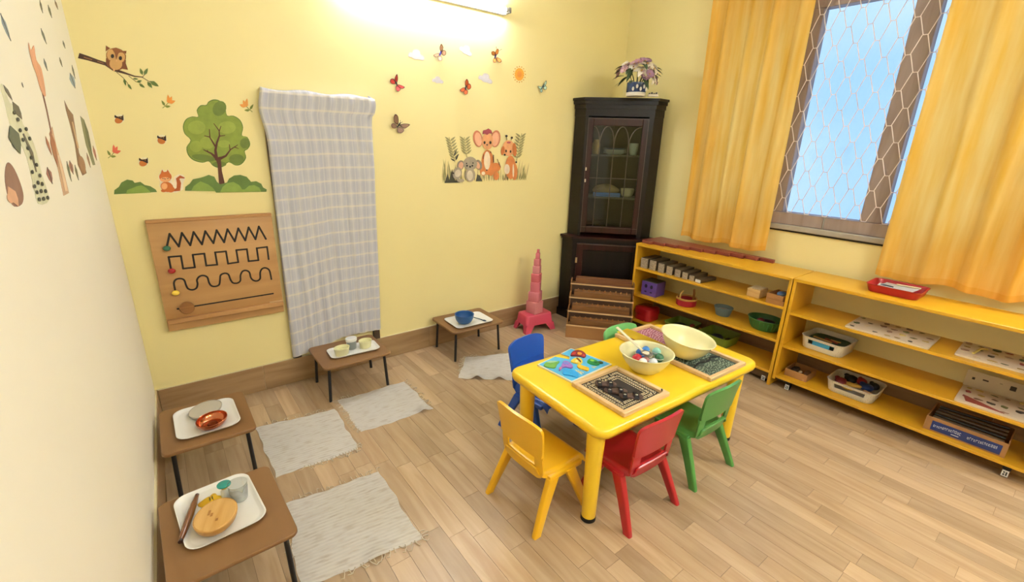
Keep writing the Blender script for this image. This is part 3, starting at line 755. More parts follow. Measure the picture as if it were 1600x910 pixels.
# ------------------------------------------------------------------ tall frame under a checked cloth
fo = Vector((1.05, 0, 0.178))
t = T('standing_frame', 'dark wooden frame against the wall, almost hidden by the checked cloth', 'frame', (1.05, 0, 0.0))
m_dk = wood('dark_frame_wood', '#2a1a12', '#3d281b', 'Z', 4, 0.45)
for x in (-0.275, 0.275):
    B().box(x - 0.022, x + 0.022, -0.034, -0.0015, 0.185, 1.80, 0.003, 1).build('upright', m_dk, t)
B().box(-0.253, 0.253, -0.030, -0.004, 1.75, 1.80).build('rail', m_dk, t)
B().box(-0.253, 0.253, -0.030, -0.004, 0.26, 0.31).build('rail', m_dk, t)
B().box(-0.253, 0.253, -0.024, -0.010, 0.31, 1.75).build('board', M('frame_board', '#6e6152', 0.6), t)
m, nt, bs = newmat('checked_cloth'); MATS['checked_cloth'] = m
L = nt.links.new
uvn = nt.nodes.new('ShaderNodeTexCoord'); sp = nt.nodes.new('ShaderNodeSeparateXYZ'); L(uvn.outputs['UV'], sp.inputs[0])
def linepat(sock, freq, width, soft=0.03, ph=0.0):
    a = nt.nodes.new('ShaderNodeMath'); a.operation = 'MULTIPLY_ADD'; a.inputs[1].default_value = freq; a.inputs[2].default_value = ph; L(sock, a.inputs[0])
    f = nt.nodes.new('ShaderNodeMath'); f.operation = 'FRACT'; L(a.outputs[0], f.inputs[0])
    c = nt.nodes.new('ShaderNodeMath'); c.operation = 'SUBTRACT'; c.inputs[1].default_value = .5; L(f.outputs[0], c.inputs[0])
    d = nt.nodes.new('ShaderNodeMath'); d.operation = 'ABSOLUTE'; L(c.outputs[0], d.inputs[0])
    mr = nt.nodes.new('ShaderNodeMapRange'); mr.inputs['From Min'].default_value = width; mr.inputs['From Max'].default_value = width + soft; mr.inputs['To Min'].default_value = 1; mr.inputs['To Max'].default_value = 0
    L(d.outputs[0], mr.inputs['Value']); return mr.outputs['Result']
def mixc(fac, c1, c2, k):
    mx = nt.nodes.new('ShaderNodeMix'); mx.data_type = 'RGBA'
    ml = nt.nodes.new('ShaderNodeMath'); ml.operation = 'MULTIPLY'; ml.inputs[1].default_value = k; L(fac, ml.inputs[0]); L(ml.outputs[0], mx.inputs['Factor'])
    if isinstance(c1, tuple): mx.inputs['A'].default_value = c1
    else: L(c1, mx.inputs['A'])
    mx.inputs['B'].default_value = c2
    return mx.outputs['Result']
c = mixc(linepat(sp.outputs['X'], 13, 0.22, 0.08, .3), hexc('#cac9d0'), hexc('#bcbdca'), .7)
c = mixc(linepat(sp.outputs['Y'], 20, 0.22, 0.08), c, hexc('#bcbeca'), .35)
c = mixc(linepat(sp.outputs['X'], 26, 0.05, 0.05), c, hexc('#dedbd9'), .5)
c = mixc(linepat(sp.outputs['Y'], 20, 0.05, 0.04, .5), c, hexc('#e3dccf'), .6)
L(c, bs.inputs['Base Color']); bs.inputs['Roughness'].default_value = 0.85; bs.inputs['Specular IOR Level'].default_value = 0.15
nz = nt.nodes.new('ShaderNodeTexNoise'); nz.inputs['Scale'].default_value = 9; nz.inputs['Detail'].default_value = 3
mpn = nt.nodes.new('ShaderNodeMapping'); mpn.inputs['Scale'].default_value = (6, 1, 1); L(uvn.outputs['UV'], mpn.inputs[0]); L(mpn.outputs[0], nz.inputs['Vector'])
bpn = nt.nodes.new('ShaderNodeBump'); bpn.inputs['Strength'].default_value = .35; bpn.inputs['Distance'].default_value = .01; L(nz.outputs['Fac'], bpn.inputs['Height']); L(bpn.outputs['Normal'], bs.inputs['Normal'])
def cloth(u, v):
    """u runs round the frame from the left wall side to the right wall side, v up"""
    z0 = 0.205 + 0.06 * min(1, max(0, (u - .22) / .3)) - 0.03 * max(0, .16 - u) / .16
    z = z0 + (1.842 - z0) * min(v / 0.955, 1.0)
    xl, xr = 0.766 - 0.020 * (1 - v), 1.386 - 0.040 * (1 - v) ** 1.2
    if v < .9: xr -= 0.012 * max(0, (v - .7) / .2)
    xr += 0.02 * math.exp(-((v - .93) / .04) ** 2)
    xl -= 0.026 * math.exp(-((v - .90) / .06) ** 2)
    side = 0.13
    fold = 0.010 * math.sin(46 * u + 2 * v) * (0.35 + .65 * math.exp(-((u - .12) / .1) ** 2)) + 0.004 * math.sin(90 * u + 9 * v) + 0.006 * math.sin(17 * u - 8 * v)
    fold += 0.010 * math.sin(60 * (u + .45 * (1 - v))) * math.exp(-((u - .82) / .09) ** 2) * math.exp(-((v - .8) / .16) ** 2)
    dep = 0.046 + fold * .8 + 0.016 * math.exp(-((v - .95) / .05) ** 2)
    if u < side:
        k = u / side; x = xl + 0.012 * (1 - math.sin(k * math.pi / 2)) - 0.008 * math.sin(k * 3.1); y = -0.008 - (dep - 0.008) * k
    elif u > 1 - side:
        k = (1 - u) / side; x = xr - 0.012 * (1 - math.sin(k * math.pi / 2)) + 0.010 * math.sin(k * 3.1); y = -0.008 - (dep - 0.008) * k
    else:
        k = (u - side) / (1 - 2 * side); x = xl + (xr - xl) * k; y = -dep
    if v > 0.955:      # the cloth turns over the top of the frame to the wall
        q = (v - 0.955) / 0.045
        z = 1.842 + 0.014 * math.sin(q * math.pi * .5) + 0.006 * math.sin(20 * u)
        y = y * (1 - q) - 0.006 * q
    return Vector((x, y, z)) - fo
b = B(); b.grid(cloth, 150, 110, 0.0, uv=True)
o = b.build('draped_cloth', MATS['checked_cloth'], None, 180, fix=True)
o.location = fo
tag(o, 'grey checked cotton cloth draped over the tall frame on the wall', 'cloth')

# ================================================================== FLOOR-STANDING THINGS BY THE WALLS
# ---- low tables
m_ttop = wood('table_top_brown', '#7e5934', '#8c6740', 'X', 3.0, 0.45, stretch=3)
m_tedge = M('table_edge_brown', '#7c5530', 0.5)
m_blackmetal = M('black_metal', '#141313', 0.4)
ZT = 0.25
def low_table(label, c, rz, L_=0.445, D_=0.385):
    t = T('low_table', label, 'table', (c[0], c[1], 0), rz, 'low brown floor tables')
    b = B(); rg_ = [rrect(L_ - 0.004, D_ - 0.004, 0.028, ZT - 0.016), rrect(L_, D_, 0.03, ZT - 0.013), rrect(L_, D_, 0.03, ZT - 0.003), rrect(L_ - 0.005, D_ - 0.005, 0.028, ZT)]
    b.ring_loft(rg_); b.build('table_top', m_ttop, t)
    for sx in (-1, 1):
        for sy in (-1, 1):
            B().tube([(sx * (L_ / 2 - 0.04), sy * (D_ / 2 - 0.04), ZT - 0.0165), (sx * (L_ / 2 - 0.028), sy * (D_ / 2 - 0.034), 0.0)], 0.0095, 10).build('leg', m_blackmetal, t)
    for sx in (-1, 1):
        B().tube([(sx * (L_ / 2 - 0.042), -(D_ / 2 - 0.05), ZT - 0.026), (sx * (L_ / 2 - 0.042), D_ / 2 - 0.05, ZT - 0.026)], 0.006, 8).build('crossbar', m_blackmetal, t)
    return t
low_table('low brown table nearest the camera, its tray holding a bamboo bowl', (0.198, -1.405), R(92), 0.455, 0.385)
low_table('low brown table against the left wall, its tray holding a copper bowl', (0.207, -0.640), R(90), 0.425, 0.375)
low_table('low brown table in front of the checked cloth with three small cups', (1.049, -0.246), R(0), 0.437, 0.372)
low_table('low brown table on the far side with a blue bowl', (2.004, -0.206), R(-1.5), 0.458, 0.375)

# ---- white trays
m_tray = M('white_tray_plastic', '#eeece6', 0.3, var=0.02, coat=0.3)
def tray(label, c, rz, w, d, r=0.05, scallop=0.0, h=0.014):
    z0 = ZT + 0.0008
    b = B()
    def ring(dw, z, k=1.0):
        pts = rrect(w + dw, d + dw, r, z, 7)
        if scallop:
            for p in pts:
                a = math.atan2(p.y / d, p.x / w)
                q = 1 - scallop * (0.5 - 0.5 * math.cos(8 * (a - math.pi / 4)) ) * .5
                p.x *= q; p.y *= q
        return pts
    b.ring_loft([ring(-0.034, z0), ring(-0.024, z0 + 0.002), ring(-0.003, z0 + h - 0.002), ring(0.0, z0 + h), ring(-0.006, z0 + h + 0.0006), ring(-0.014, z0 + h - 0.003), ring(-0.032, z0 + 0.006), ring(-0.040, z0 + 0.0045)])
    o = b.build('tray', m_tray, None, 60)
    o.location = (c[0], c[1], 0); o.rotation_euler.z = rz
    return tag(o, label, 'tray', 'white serving trays')
ZI = ZT + 0.0008 + 0.0047       # tray inner floor
tray('white tray with rounded corners under the bamboo bowl', (0.186, -1.352), R(95), 0.325, 0.255)
tray('white tray with rounded corners under the copper bowl', (0.209, -0.640), R(91), 0.30, 0.262)
tray('white scalloped tray holding three small cups', (1.070, -0.268), R(-3), 0.335, 0.170, 0.05, 0.10)
tray('white tray under the blue bowl', (1.992, -0.240), R(-2), 0.330, 0.245, 0.035)

# things on tray 1
def bowl_mesh(rx, ry, h, base=0.45, th=0.005, n=36, rim=0.0):
    b = B()
    prof = []
    for k in range(9):
        a = k / 8; prof.append((base + (1 - base) * math.sin(a * math.pi / 2) ** 0.9, h * (1 - math.cos(a * math.pi / 2)) ** 0.9))
    inner = [(max(q - th / min(rx, ry), 0.05), max(z, th) if i else th) for i, (q, z) in reversed(list(enumerate(prof)))]
    rings = []
    for q, z in prof: rings.append((q, z))
    if rim: rings += [(1 + rim, h - 0.002), (1 + rim, h + 0.002), (1.0, h + 0.003)]
    else: rings.append((1 - th / min(rx, ry) / 2, h + th * .4))
    rings += inner
    b.ring_loft([[Vector((q * rx * math.cos(2 * math.pi * i / n), q * ry * math.sin(2 * math.pi * i / n), z)) for i in range(n)] for q, z in rings])
    return b
m_bam = wood('bamboo', '#b3823f', '#cd9f58', 'X', 9, 0.4, stretch=8)
m_bam2 = wood('bamboo_lid', '#c6964e', '#dbb070', 'X', 7, 0.4, stretch=8)
t = T('bamboo_bowl', 'oval bamboo bowl with a pale flat lid on the nearest tray', 'bowl', (0.170, -1.424, ZI), R(72))
bowl_mesh(0.084, 0.068, 0.042, 0.5, 0.004).build('bowl', m_bam, t)
b = B(); b.lathe([(0.90, 0.036), (0.955, 0.0385), (0.955, 0.0425), (0.93, 0.0445)], 36, sx=0.084, sy=0.068, cap1=True); lid = b.build('lid', m_bam2, t)
for x, y, w_ in ((0.012, 0.022, .012), (-0.03, -0.01, .006), (0.0, 0.012, .008)):
    B().box(x - w_, x + w_, y - 0.004, y + 0.004, 0.0446, 0.0452).build('knot', M('bamboo_knot', '#a87638', 0.5), lid)
t = T('wooden_pestle', 'dark polished wooden spindle lying on the nearest tray', 'wooden stick', (0.092, -1.346, ZI + 0.0135), math.atan2(-0.228, -0.067))
b = B(); Ls = 0.235
prof = [(-.5, .0065), (-.46, .0075), (-.3, .0105), (-.05, .0132), (.2, .012), (.4, .0085), (.46, .0065)]
b.tube([(Ls * a, 0, 0) for a, _ in prof], [r for _, r in prof], 14); b.build('shaft', wood('polished_brown_wood', '#5f3217', '#84502a', 'X', 6, 0.25, coat=.5), t)
for e, c_ in ((-1, '#4a2412'), (1, '#2e1710')):
    B().tube([(e * Ls * .46, 0, 0), (e * Ls * .5, 0, 0)], [0.0075, 0.007], 12).build('end', M('stick_end_' + str(e), c_, 0.4), t)
# yellow cloth, clear cup with grey cloth, bottle with green lid
b = B(); rg = random.Random(11)
def yel(u, v):
    a = u * 2 * math.pi; r = 0.006 + 0.034 * v ** .8 * (1 + .35 * math.sin(5 * a + 1))
    return Vector((r * math.cos(a) * 1.0, r * math.sin(a) * 1.25, 0.028 * (1 - v) ** 1.0 * (1 + .3 * math.sin(3 * a)) + 0.004 * math.sin(7 * a) * v * (1 - v) + 0.0006))
b.grid(yel, 40, 8)
o = b.build('folded_cloth', M('yellow_cloth', '#efc02e', 0.8, var=.1), None, 180); o.location = (0.166, -1.306, ZI)
tag(o, 'crumpled bright yellow cloth on the nearest tray', 'cloth')
t = T('clear_cup', 'clear plastic cup with grey label on the nearest tray', 'cup', (0.254, -1.335, ZI))
b = B(); b.lathe([(0.024, 0.0005), (0.026, 0.002), (0.034, 0.075), (0.0352, 0.076), (0.0335, 0.0755), (0.0250, 0.004)], 28, cap1=True); b.build('cup', glass('clear_plastic', '#f2f4f4', 0.12, 0.1), t)
b = B(); b.grid(lambda u, v: Vector(((0.0265 + 0.0075 * (0.1 + v * .82) + .0006) * math.cos(-2.9 + u * 2.9), (0.0265 + 0.0075 * (0.1 + v * .82) + .0006) * math.sin(-2.9 + u * 2.9), 0.007 + v * (0.058 - 0.018 * math.exp(-((u - .55) / .08) ** 2)))), 24, 6)
b.build('label', M('grey_label', '#aab0b2', 0.6, var=.15, scale=40), t, 180)
t = T('spray_bottle', 'small clear bottle with a flat teal lid on the nearest tray', 'bottle', (0.213, -1.302, ZI))
B().lathe([(0.014, 0), (0.0155, 0.003), (0.0155, 0.040), (0.010, 0.048), (0.010, 0.058)], 18, cap1=True).build('bottle', M('milky_plastic', '#e4e5da', 0.3), t)
B().lathe([(0.011, 0.050), (0.0115, 0.062)], 14, cap1=True).build('neck', M('yellow_neck', '#d8b632', 0.4), t)
B().lathe([(0.020, 0.062), (0.0235, 0.064), (0.0235, 0.068), (0.021, 0.0695)], 24, cap1=True).build('lid', M('teal_lid', '#2b8f86', 0.35), t)
# things on tray 2
t = T('oval_dish', 'pale grey oval dish on the left wall tray', 'dish', (0.212, -0.572, ZI), R(57))
bowl_mesh(0.084, 0.068, 0.020, 0.72, 0.003).build('dish', M('grey_ceramic', '#a8a193', 0.5), t)
b = B(); b.lathe([(0.93, 0.016), (0.955, 0.0175), (0.95, 0.0195)], 36, sx=.084, sy=.068, cap1=True); b.build('lid', M('grey_lid', '#bdb6a6', 0.5, var=.03), t)
t = T('copper_bowl', 'shiny copper bowl on the left wall tray', 'bowl', (0.226, -0.715, ZI), R(60))
bowl_mesh(0.074, 0.064, 0.034, 0.5, 0.003).build('bowl', M('copper', '#bd7552', 0.16, metal=1.0, var=.15, scale=20), t)
B().lathe([(0.022, 0.0035), (0.020, 0.010), (0.012, 0.013)], 20, cap1=True).build('boss', M('dark_copper', '#7a3a22', 0.25, metal=.9), t)
# cups on tray 3
for lab, x, y, rx, ry, h, col, col2 in (('pale yellow cup at the front left of the scalloped tray', 0.986, -0.292, 0.052, 0.043, 0.05, '#e6e2b4', None), ('pale yellow cup at the right end of the scalloped tray', 1.152, -0.266, 0.045, 0.040, 0.05, '#e8e4b2', None), ('white cup with a grey body standing between the yellow cups', 1.068, -0.240, 0.036, 0.032, 0.072, '#dfe0de', '#8f9695')):
    t = T('small_cup', lab, 'cup', (x, y, ZI), R(15), 'small cups on the scalloped tray')
    b = B(); n = 28
    b.ring_loft([[Vector((q * rx * math.cos(2 * math.pi * i / n), q * ry * math.sin(2 * math.pi * i / n), z)) for i in range(n)] for q, z in ((.78, 0), (.82, .002), (.98, h - .003), (1, h), (.95, h), (.80, h * .45), (.4, h * .42))])
    b.build('cup', M('cup_' + (col2 or col).strip('#'), col2 or col, 0.35, var=.03), t)
    if col2:
        b = B(); b.ring_loft([[Vector((q * rx * math.cos(2 * math.pi * i / n), q * ry * math.sin(2 * math.pi * i / n), z)) for i in range(n)] for q, z in ((1.02, h - .014), (1.06, h + .001), (1.02, h + .005), (.3, h + .006))]); b.build('lid', M('cup_lid', col, 0.35), t)
    else:
        b = B(); b.lathe([(.86, h * .62), (.4, h * .64)], 24, sx=rx, sy=ry, cap1=True, cap0=False); b.build('filling', M('cup_filling', '#d8d29a', 0.6, var=.15, scale=60), t)
# bowl and spoon on tray 4
o = bowl_mesh(0.074, 0.074, 0.072, 0.42, 0.004, rim=0.02).build('mixing_bowl', M('blue_plastic_bowl', '#2f5e96', 0.35, var=.02), None)
o.location = (1.938, -0.262, ZI); tag(o, 'blue plastic bowl on the far low table', 'bowl')
t = T('spoon', 'dark blue spoon lying beside the blue bowl', 'spoon', (2.072, -0.268, ZI + 0.005), math.atan2(-0.10, 0.03))
B().tube([(-0.055, 0, .0), (0.0, 0, 0.001), (0.035, 0, 0)], [0.0032, 0.003, 0.004], 8).build('handle', M('navy_plastic', '#24405e', 0.4), t)
B().ball((0.052, 0, 0), (0.020, 0.011, 0.0045), 14).build('spoon_bowl', M('navy_plastic'), t)

# ---- woven rugs
m, nt, bs = newmat('woven_rug'); MATS['woven_rug'] = m
L = nt.links.new
uvn = nt.nodes.new('ShaderNodeTexCoord')
mpn = nt.nodes.new('ShaderNodeMapping'); mpn.inputs['Scale'].default_value = (7, 34, 1); L(uvn.outputs['UV'], mpn.inputs[0])
nz = nt.nodes.new('ShaderNodeTexNoise'); nz.inputs['Scale'].default_value = 1.0; nz.inputs['Detail'].default_value = 5; L(mpn.outputs[0], nz.inputs['Vector'])
rp = nt.nodes.new('ShaderNodeValToRGB'); rp.color_ramp.elements[0].position = .28; rp.color_ramp.elements[0].color = hexc('#eadfd2'); rp.color_ramp.elements[1].position = .5; rp.color_ramp.elements[1].color = hexc('#fff9f1')
L(nz.outputs['Fac'], rp.inputs['Fac'])
wvn = nt.nodes.new('ShaderNodeTexWave'); wvn.bands_direction = 'Y'; wvn.inputs['Scale'].default_value = 8.5; wvn.inputs['Distortion'].default_value = .0; L(uvn.outputs['UV'], wvn.inputs['Vector'])
mx = nt.nodes.new('ShaderNodeMix'); mx.data_type = 'RGBA'; mx.blend_type = 'MULTIPLY'; mx.inputs['Factor'].default_value = .08
L(rp.outputs['Color'], mx.inputs['A']); L(wvn.outputs['Color'], mx.inputs['B'])
L(mx.outputs['Result'], bs.inputs['Base Color']); bs.inputs['Roughness'].default_value = .9; bs.inputs['Specular IOR Level'].default_value = .1
bpn = nt.nodes.new('ShaderNodeBump'); bpn.inputs['Strength'].default_value = .12; bpn.inputs['Distance'].default_value = .001; 
m_fringe = M('rug_fringe', '#cfc0a8', 0.9)
def rug(label, cs, bumps, seed, fr_edges):
    """cs: corners far-left, far-right, near-right, near-left; bumps: (u, v, size, height) lifted waves at the edge"""
    rg = random.Random(seed)
    cs = [Vector((a, b_, 0)) for a, b_ in cs]
    o0 = sum(cs, Vector()) / 4
    t = T('woven_rug', label, 'rug', o0, 0, 'white woven rugs')
    ph = rg.uniform(0, 6)
    def fn(u, v):
        e = (0.004 * math.sin(11 * v + ph) + 0.003 * math.sin(23 * v + ph)) * abs(2 * u - 1) ** 8
        f = (0.004 * math.sin(9 * u + ph) + 0.003 * math.sin(27 * u)) * abs(2 * v - 1) ** 8
        p = cs[0] * (1 - u) * v + cs[1] * u * v + cs[2] * u * (1 - v) + cs[3] * (1 - u) * (1 - v)
        z = 0.0045 + 0.0006 * math.sin(14 * u + ph) * math.sin(9 * v)
        for bu, bv, sz, hh in bumps: z += hh * math.exp(-((u - bu) / sz) ** 2 - ((v - bv) / (sz * 1.6)) ** 2)
        return p - o0 + Vector((e, f, z))
    b = B(); b.grid(fn, 44, 36, 0.0, uv=True)
    bmesh.ops.solidify(b.bm, geom=b.bm.faces[:], thickness=0.0042)
    zmin = min(v_.co.z for v_ in b.bm.verts)
    b.xf(Matrix.Translation((0, 0, 0.0004 - zmin)))
    b.build('mat', MATS['woven_rug'], t, 60)
    fr_ = B()
    for (edge, n_, lo, hi) in fr_edges:
        for k in range(n_):
            s_ = lo + (hi - lo) * (k + rg.uniform(.2, .8)) / n_
            u, v, dx, dy = {'far': (s_, 1, 0, 1), 'near': (s_, 0, 0, -1), 'left': (0, s_, -1, 0), 'right': (1, s_, 1, 0)}[edge]
            p = fn(u, v); p.z = 0.004
            ln = rg.uniform(.012, .034); sk = rg.uniform(-.022, .022)
            fr_.tube([p + Vector((-dx * .004, -dy * .004, 0.002)), p + Vector((dx * ln * .5 + abs(dy) * sk * .3, dy * ln * .5 + abs(dx) * sk * .3, 0.003)), p + Vector((dx * ln + abs(dy) * sk, dy * ln + abs(dx) * sk, -0.0015)), p + Vector((dx * ln * .8 + abs(dy) * sk * 1.7, dy * ln * .8 + abs(dx) * sk * 1.7, -0.0015))], 0.0021, 5)
    tag(fr_.build('fringe', m_fringe, t), kind='stuff')
rug('white woven rug beside the nearest low table', [(0.425, -1.155), (0.857, -1.193), (0.840, -1.697), (0.372, -1.640)], [(0.62, 0.0, .08, .012)], 1, [('near', 16, .3, 1), ('far', 16, .05, 1), ('right', 3, 0, .1), ('left', 6, .3, .8)])
rug('white woven rug beside the copper bowl table', [(0.425, -0.435), (0.855, -0.500), (0.835, -0.962), (0.432, -0.945)], [], 2, [('near', 18, .3, 1), ('far', 12, .1, .9), ('right', 4, 0, .1)])
rug('white woven rug in front of the three cups table', [(0.900, -0.412), (1.352, -0.422), (1.345, -0.840), (0.893, -0.823)], [(0.87, 0.03, .05, .022)], 3, [('left', 18, 0, 1), ('right', 14, .1, 1), ('far', 6, .0, .2)])
rug('white woven rug by the blue bowl table and blue chair', [(1.900, -0.345), (2.240, -0.475), (1.985, -0.845), (1.675, -0.595)], [(.35, 0, .08, .03), (0.75, .0, .08, .024)], 4, [('left', 14, .3, 1), ('far', 10, 0, .3)])
rug('white woven rug mostly hidden behind the kids table and blue chair', [(2.26, -0.80), (2.70, -0.70), (2.76, -1.10), (2.30, -1.16)], [], 6, [('far', 10, 0, 1)])

# ---- pink step stool and tower
m_pink = M('pink_plastic', '#c8465e', 0.4, var=.03)
so = Vector((2.735, -0.178, 0))
t = T('step_stool', 'pink plastic step stool under the pink tower', 'stool', so, R(-6))
zt_ = 0.158
b = B()
b.ring_loft([rrect(0.29, 0.185, 0.03, zt_ * .42, 6), rrect(0.272, 0.168, 0.03, zt_ - .012, 6), rrect(0.262, 0.158, 0.03, zt_ - .002, 6), rrect(0.244, 0.140, 0.025, zt_, 6)], cap0=False)
b.build('top', m_pink, t)
for sx in (-1, 1):
    for sy in (-1, 1):
        # corner foot: an angle of two tapering walls
        q = B(); wd0, wd1 = 0.085, 0.05
        def ftaper(z): 
            k = 1 - z / (zt_ * .44); return 0.145 + 0.014 * k, 0.0925 + 0.012 * k
        z1_ = zt_ * .44
        (ax, ay), (bx_, by_) = ftaper(z1_), ftaper(0.0)
        for (x0, y0, x1, y1, ww) in ((0, 0, 0, 0, 0),):
            q.ring_loft([[Vector((sx * bx_, sy * by_, 0)), Vector((sx * (bx_ - .05), sy * by_, 0)), Vector((sx * (bx_ - .05), sy * (by_ - .008), 0)), Vector((sx * (bx_ - .008), sy * (by_ - .008), 0)), Vector((sx * (bx_ - .008), sy * (by_ - .04), 0)), Vector((sx * bx_, sy * (by_ - .04), 0))],
                         [Vector((sx * ax, sy * ay, z1_)), Vector((sx * (ax - .085), sy * ay, z1_)), Vector((sx * (ax - .085), sy * (ay - .008), z1_)), Vector((sx * (ax - .008), sy * (ay - .008), z1_)), Vector((sx * (ax - .008), sy * (ay - .06), z1_)), Vector((sx * ax, sy * (ay - .06), z1_))]])
        q.build('leg', m_pink, t)
m_pk = [M('tower_pink_%d' % k, c_, 0.55, var=.05) for k, c_ in enumerate(('#cb7f85', '#c9737c', '#c76a76', '#c8646f'))]
hs = [.109, .090, .088, .075, .069, .060, .053, .031]; ss = [.108, .099, .083, .074, .064, .050, .035, .020]
rz_ = [8, 32, 40, 30, 36, 24, 38, 30]
ords = ['largest pink block, at the bottom of the tower on the stool', 'second pink block from the bottom of the tower', 'third pink block from the bottom of the tower', 'fourth pink block from the bottom, mid tower', 'fourth pink block counted from the top of the tower', 'third pink block counted from the top of the tower', 'second pink block counted from the top of the tower', 'tiny pink block crowning the tower']
z = zt_ + 0.0005
for k in range(8):
    s_ = ss[k]; o = B().box(-s_ / 2, s_ / 2, -s_ / 2, s_ / 2, 0, hs[k] - .0004, .004 if s_ > .03 else .002, 2).build('tower_block', m_pk[k % 4])
    o.location = (so.x - 0.012 + .002 * k, so.y - .005, z); o.rotation_euler.z = R(rz_[k]); z += hs[k]
    tag(o, ords[k], 'toy block', 'blocks of the pink tower')

# ---- corner cabinet
m_mah = wood('dark_mahogany', '#0a0504', '#140907', 'Z', 4, 0.42, coat=.05)
m_mah2 = wood('red_mahogany', '#1c0907', '#33120e', 'Z', 4, 0.38, coat=.08)
for m_ in (m_mah, m_mah2):
    m_.node_tree.nodes['Principled BSDF'].inputs['Specular IOR Level'].default_value = .28
m_edge = M('mahogany_edge', '#4a3a34', 0.35)
t = T('corner_cabinet', 'tall dark wooden corner cabinet with a glazed arched door', 'cabinet', (3.3975, -0.3925, 0), R(-45))
lowp = [(-.329, 0), (.329, 0), (.428, .099), (0, .527), (-.428, .099)]
uppp = [(-.286, .057), (.286, .057), (.378, .1485), (0, .527), (-.378, .1485)]
def pent(pp, z0, z1, grow=0.0):
    P_ = []
    for k, (x, y) in enumerate(pp):
        if k == 3: P_.append((x, y)); continue
        P_.append((x * (1 + grow / .4), y - grow * (1 if k < 2 else .45)))
    return B().prism([(x, y, z0) for x, y in P_], (0, 0, z1 - z0))
def slab(p, q, th, z0, z1):
    """upright panel between plan points p and q, thickness th towards the inside"""
    p, q = Vector((p[0], p[1], 0)), Vector((q[0], q[1], 0)); d = (q - p).normalized(); n = Vector((-d.y, d.x, 0)) * th
    return B().prism([p + Vector((0, 0, z0)), q + Vector((0, 0, z0)), q + n + Vector((0, 0, z0)), p + n + Vector((0, 0, z0))], (0, 0, z1 - z0))
pent(lowp, 0.0, 0.075, 0.006).build('plinth', m_mah, t)
pent([(x * .985, y + .004 if k != 3 else y - .004) for k, (x, y) in enumerate(lowp)], 0.075, 0.765).build('lower_body', m_mah, t)
pent(lowp, 0.765, 0.785, 0.004).build('waist_molding', m_mah, t)
pent(lowp, 0.785, 0.803, 0.014).build('waist_ledge', m_mah2, t)
# lower door
dr = B().box(-.285, .285, -.012, .003, .10, .745, .003, 1).build('lower_door', m_mah, t)
for a in ((-.285, -.225, .10, .745), (.225, .285, .10, .745), (-.225, .225, .10, .16), (-.225, .225, .685, .745)):
    B().box(a[0], a[1], -.020, -.0122, a[2], a[3], .003, 1).build('door_frame', m_mah2, dr)
B().box(-.285, .285, -.0225, -.0203, .735, .742).build('door_edge', m_edge, dr)
b = B(); b.ball((-.262, -.032, .40), .009, 12); b.build('knob', M('brass_knob', '#b9a582', 0.3, metal=.8), dr)
B().box(-.290, -.272, -.0225, -.0205, .56, .61).build('hinge', M('brass_knob'), dr)
# upper carcass
for i, j in ((1, 2), (4, 0)):
    slab(uppp[i], uppp[j], .014, .803, 1.90).build('side_panel', m_mah, t)
slab(uppp[2], uppp[3], .012, .803, 1.90).build('back_panel', m_mah, t)
slab(uppp[3], uppp[4], .012, .803, 1.90).build('back_panel', m_mah, t)
inn = [(x * .95, y + .012 if k < 3 or k == 4 else y - .02) for k, (x, y) in enumerate(uppp)]
for zz in (1.16, 1.525):
    pent(inn, zz - .015, zz).build('shelf', M('cabinet_shelf', '#241812', .5), t)
pent(uppp, 1.84, 1.90, .003).build('frieze', m_mah, t)
pent(uppp, 1.90, 1.935, .010).build('cornice', m_mah, t)
pent(uppp, 1.935, 1.965, .020).build('cornice', m_mah, t)
pent(uppp, 1.965, 1.985, .030).build('top_slab', m_mah, t)
for a in ((-.286, -.262), (.245, .286)):
    B().box(a[0], a[1], .057, .072, .803, 1.84).build('front_post', m_mah, t)
dX0, dX1, dZ0, dZ1 = -.262, .245, .835, 1.825
gX0, gX1, gZ0, gZ1 = dX0 + .048, dX1 - .048, dZ0 + .062, dZ1 - .062
ud = B().box(dX0, gX0, .045, .068, dZ0, dZ1, .004, 1).build('glazed_door', m_mah2, t)
B().box(gX1, dX1, .045, .068, dZ0, dZ1, .004, 1).build('door_stile', m_mah2, ud)
B().box(gX0, gX1, .045, .068, dZ0, gZ0, .004, 1).build('door_rail', m_mah2, ud)
B().box(gX0, gX1, .045, .068, gZ1, dZ1, .004, 1).build('door_rail', m_mah2, ud)
B().box(gX0, gX1, .057, .060, gZ0, gZ1).build('door_glass', glass('cabinet_glass', '#e8eee8', .03, .03), ud)
for a in ((dX0, dX1, dZ1 - .006, dZ1), (dX0, dX1, gZ0 - .012, gZ0 - .008), (dX0, dX0 + .005, dZ0, dZ1), (dX1 - .005, dX1, dZ0, dZ1)):
    B().box(a[0], a[1], .0425, .0448, a[2], a[3]).build('door_bead', m_edge, ud)
gw = gX1 - gX0; mz = [gX0 + gw * f for f in (.15, .45, .75)]
m_munt = M('muntin_lead', '#4a4038', .35, metal=.3)
zs_ = gZ1 - .17
for x in mz: B().tube([(x, .053, gZ0), (x, .053, zs_)], .0045, 6).build('muntin', m_munt, ud)
B().tube([(gX0, .053, 1.325), (gX1, .053, 1.325)], .004, 6).build('muntin', m_munt, ud)
def arch(x0, x1, left_to_right=True):
    pts = []
    for k in range(9):
        a = k / 8 * math.pi / 2
        pts.append((x0 + (x1 - x0) * (1 - math.cos(a)), .053, zs_ + .165 * math.sin(a)))
    B().tube(pts, .0045, 6).build('muntin_arch', m_munt, ud)
mids = [(mz[0] + mz[1]) / 2, (mz[1] + mz[2]) / 2]
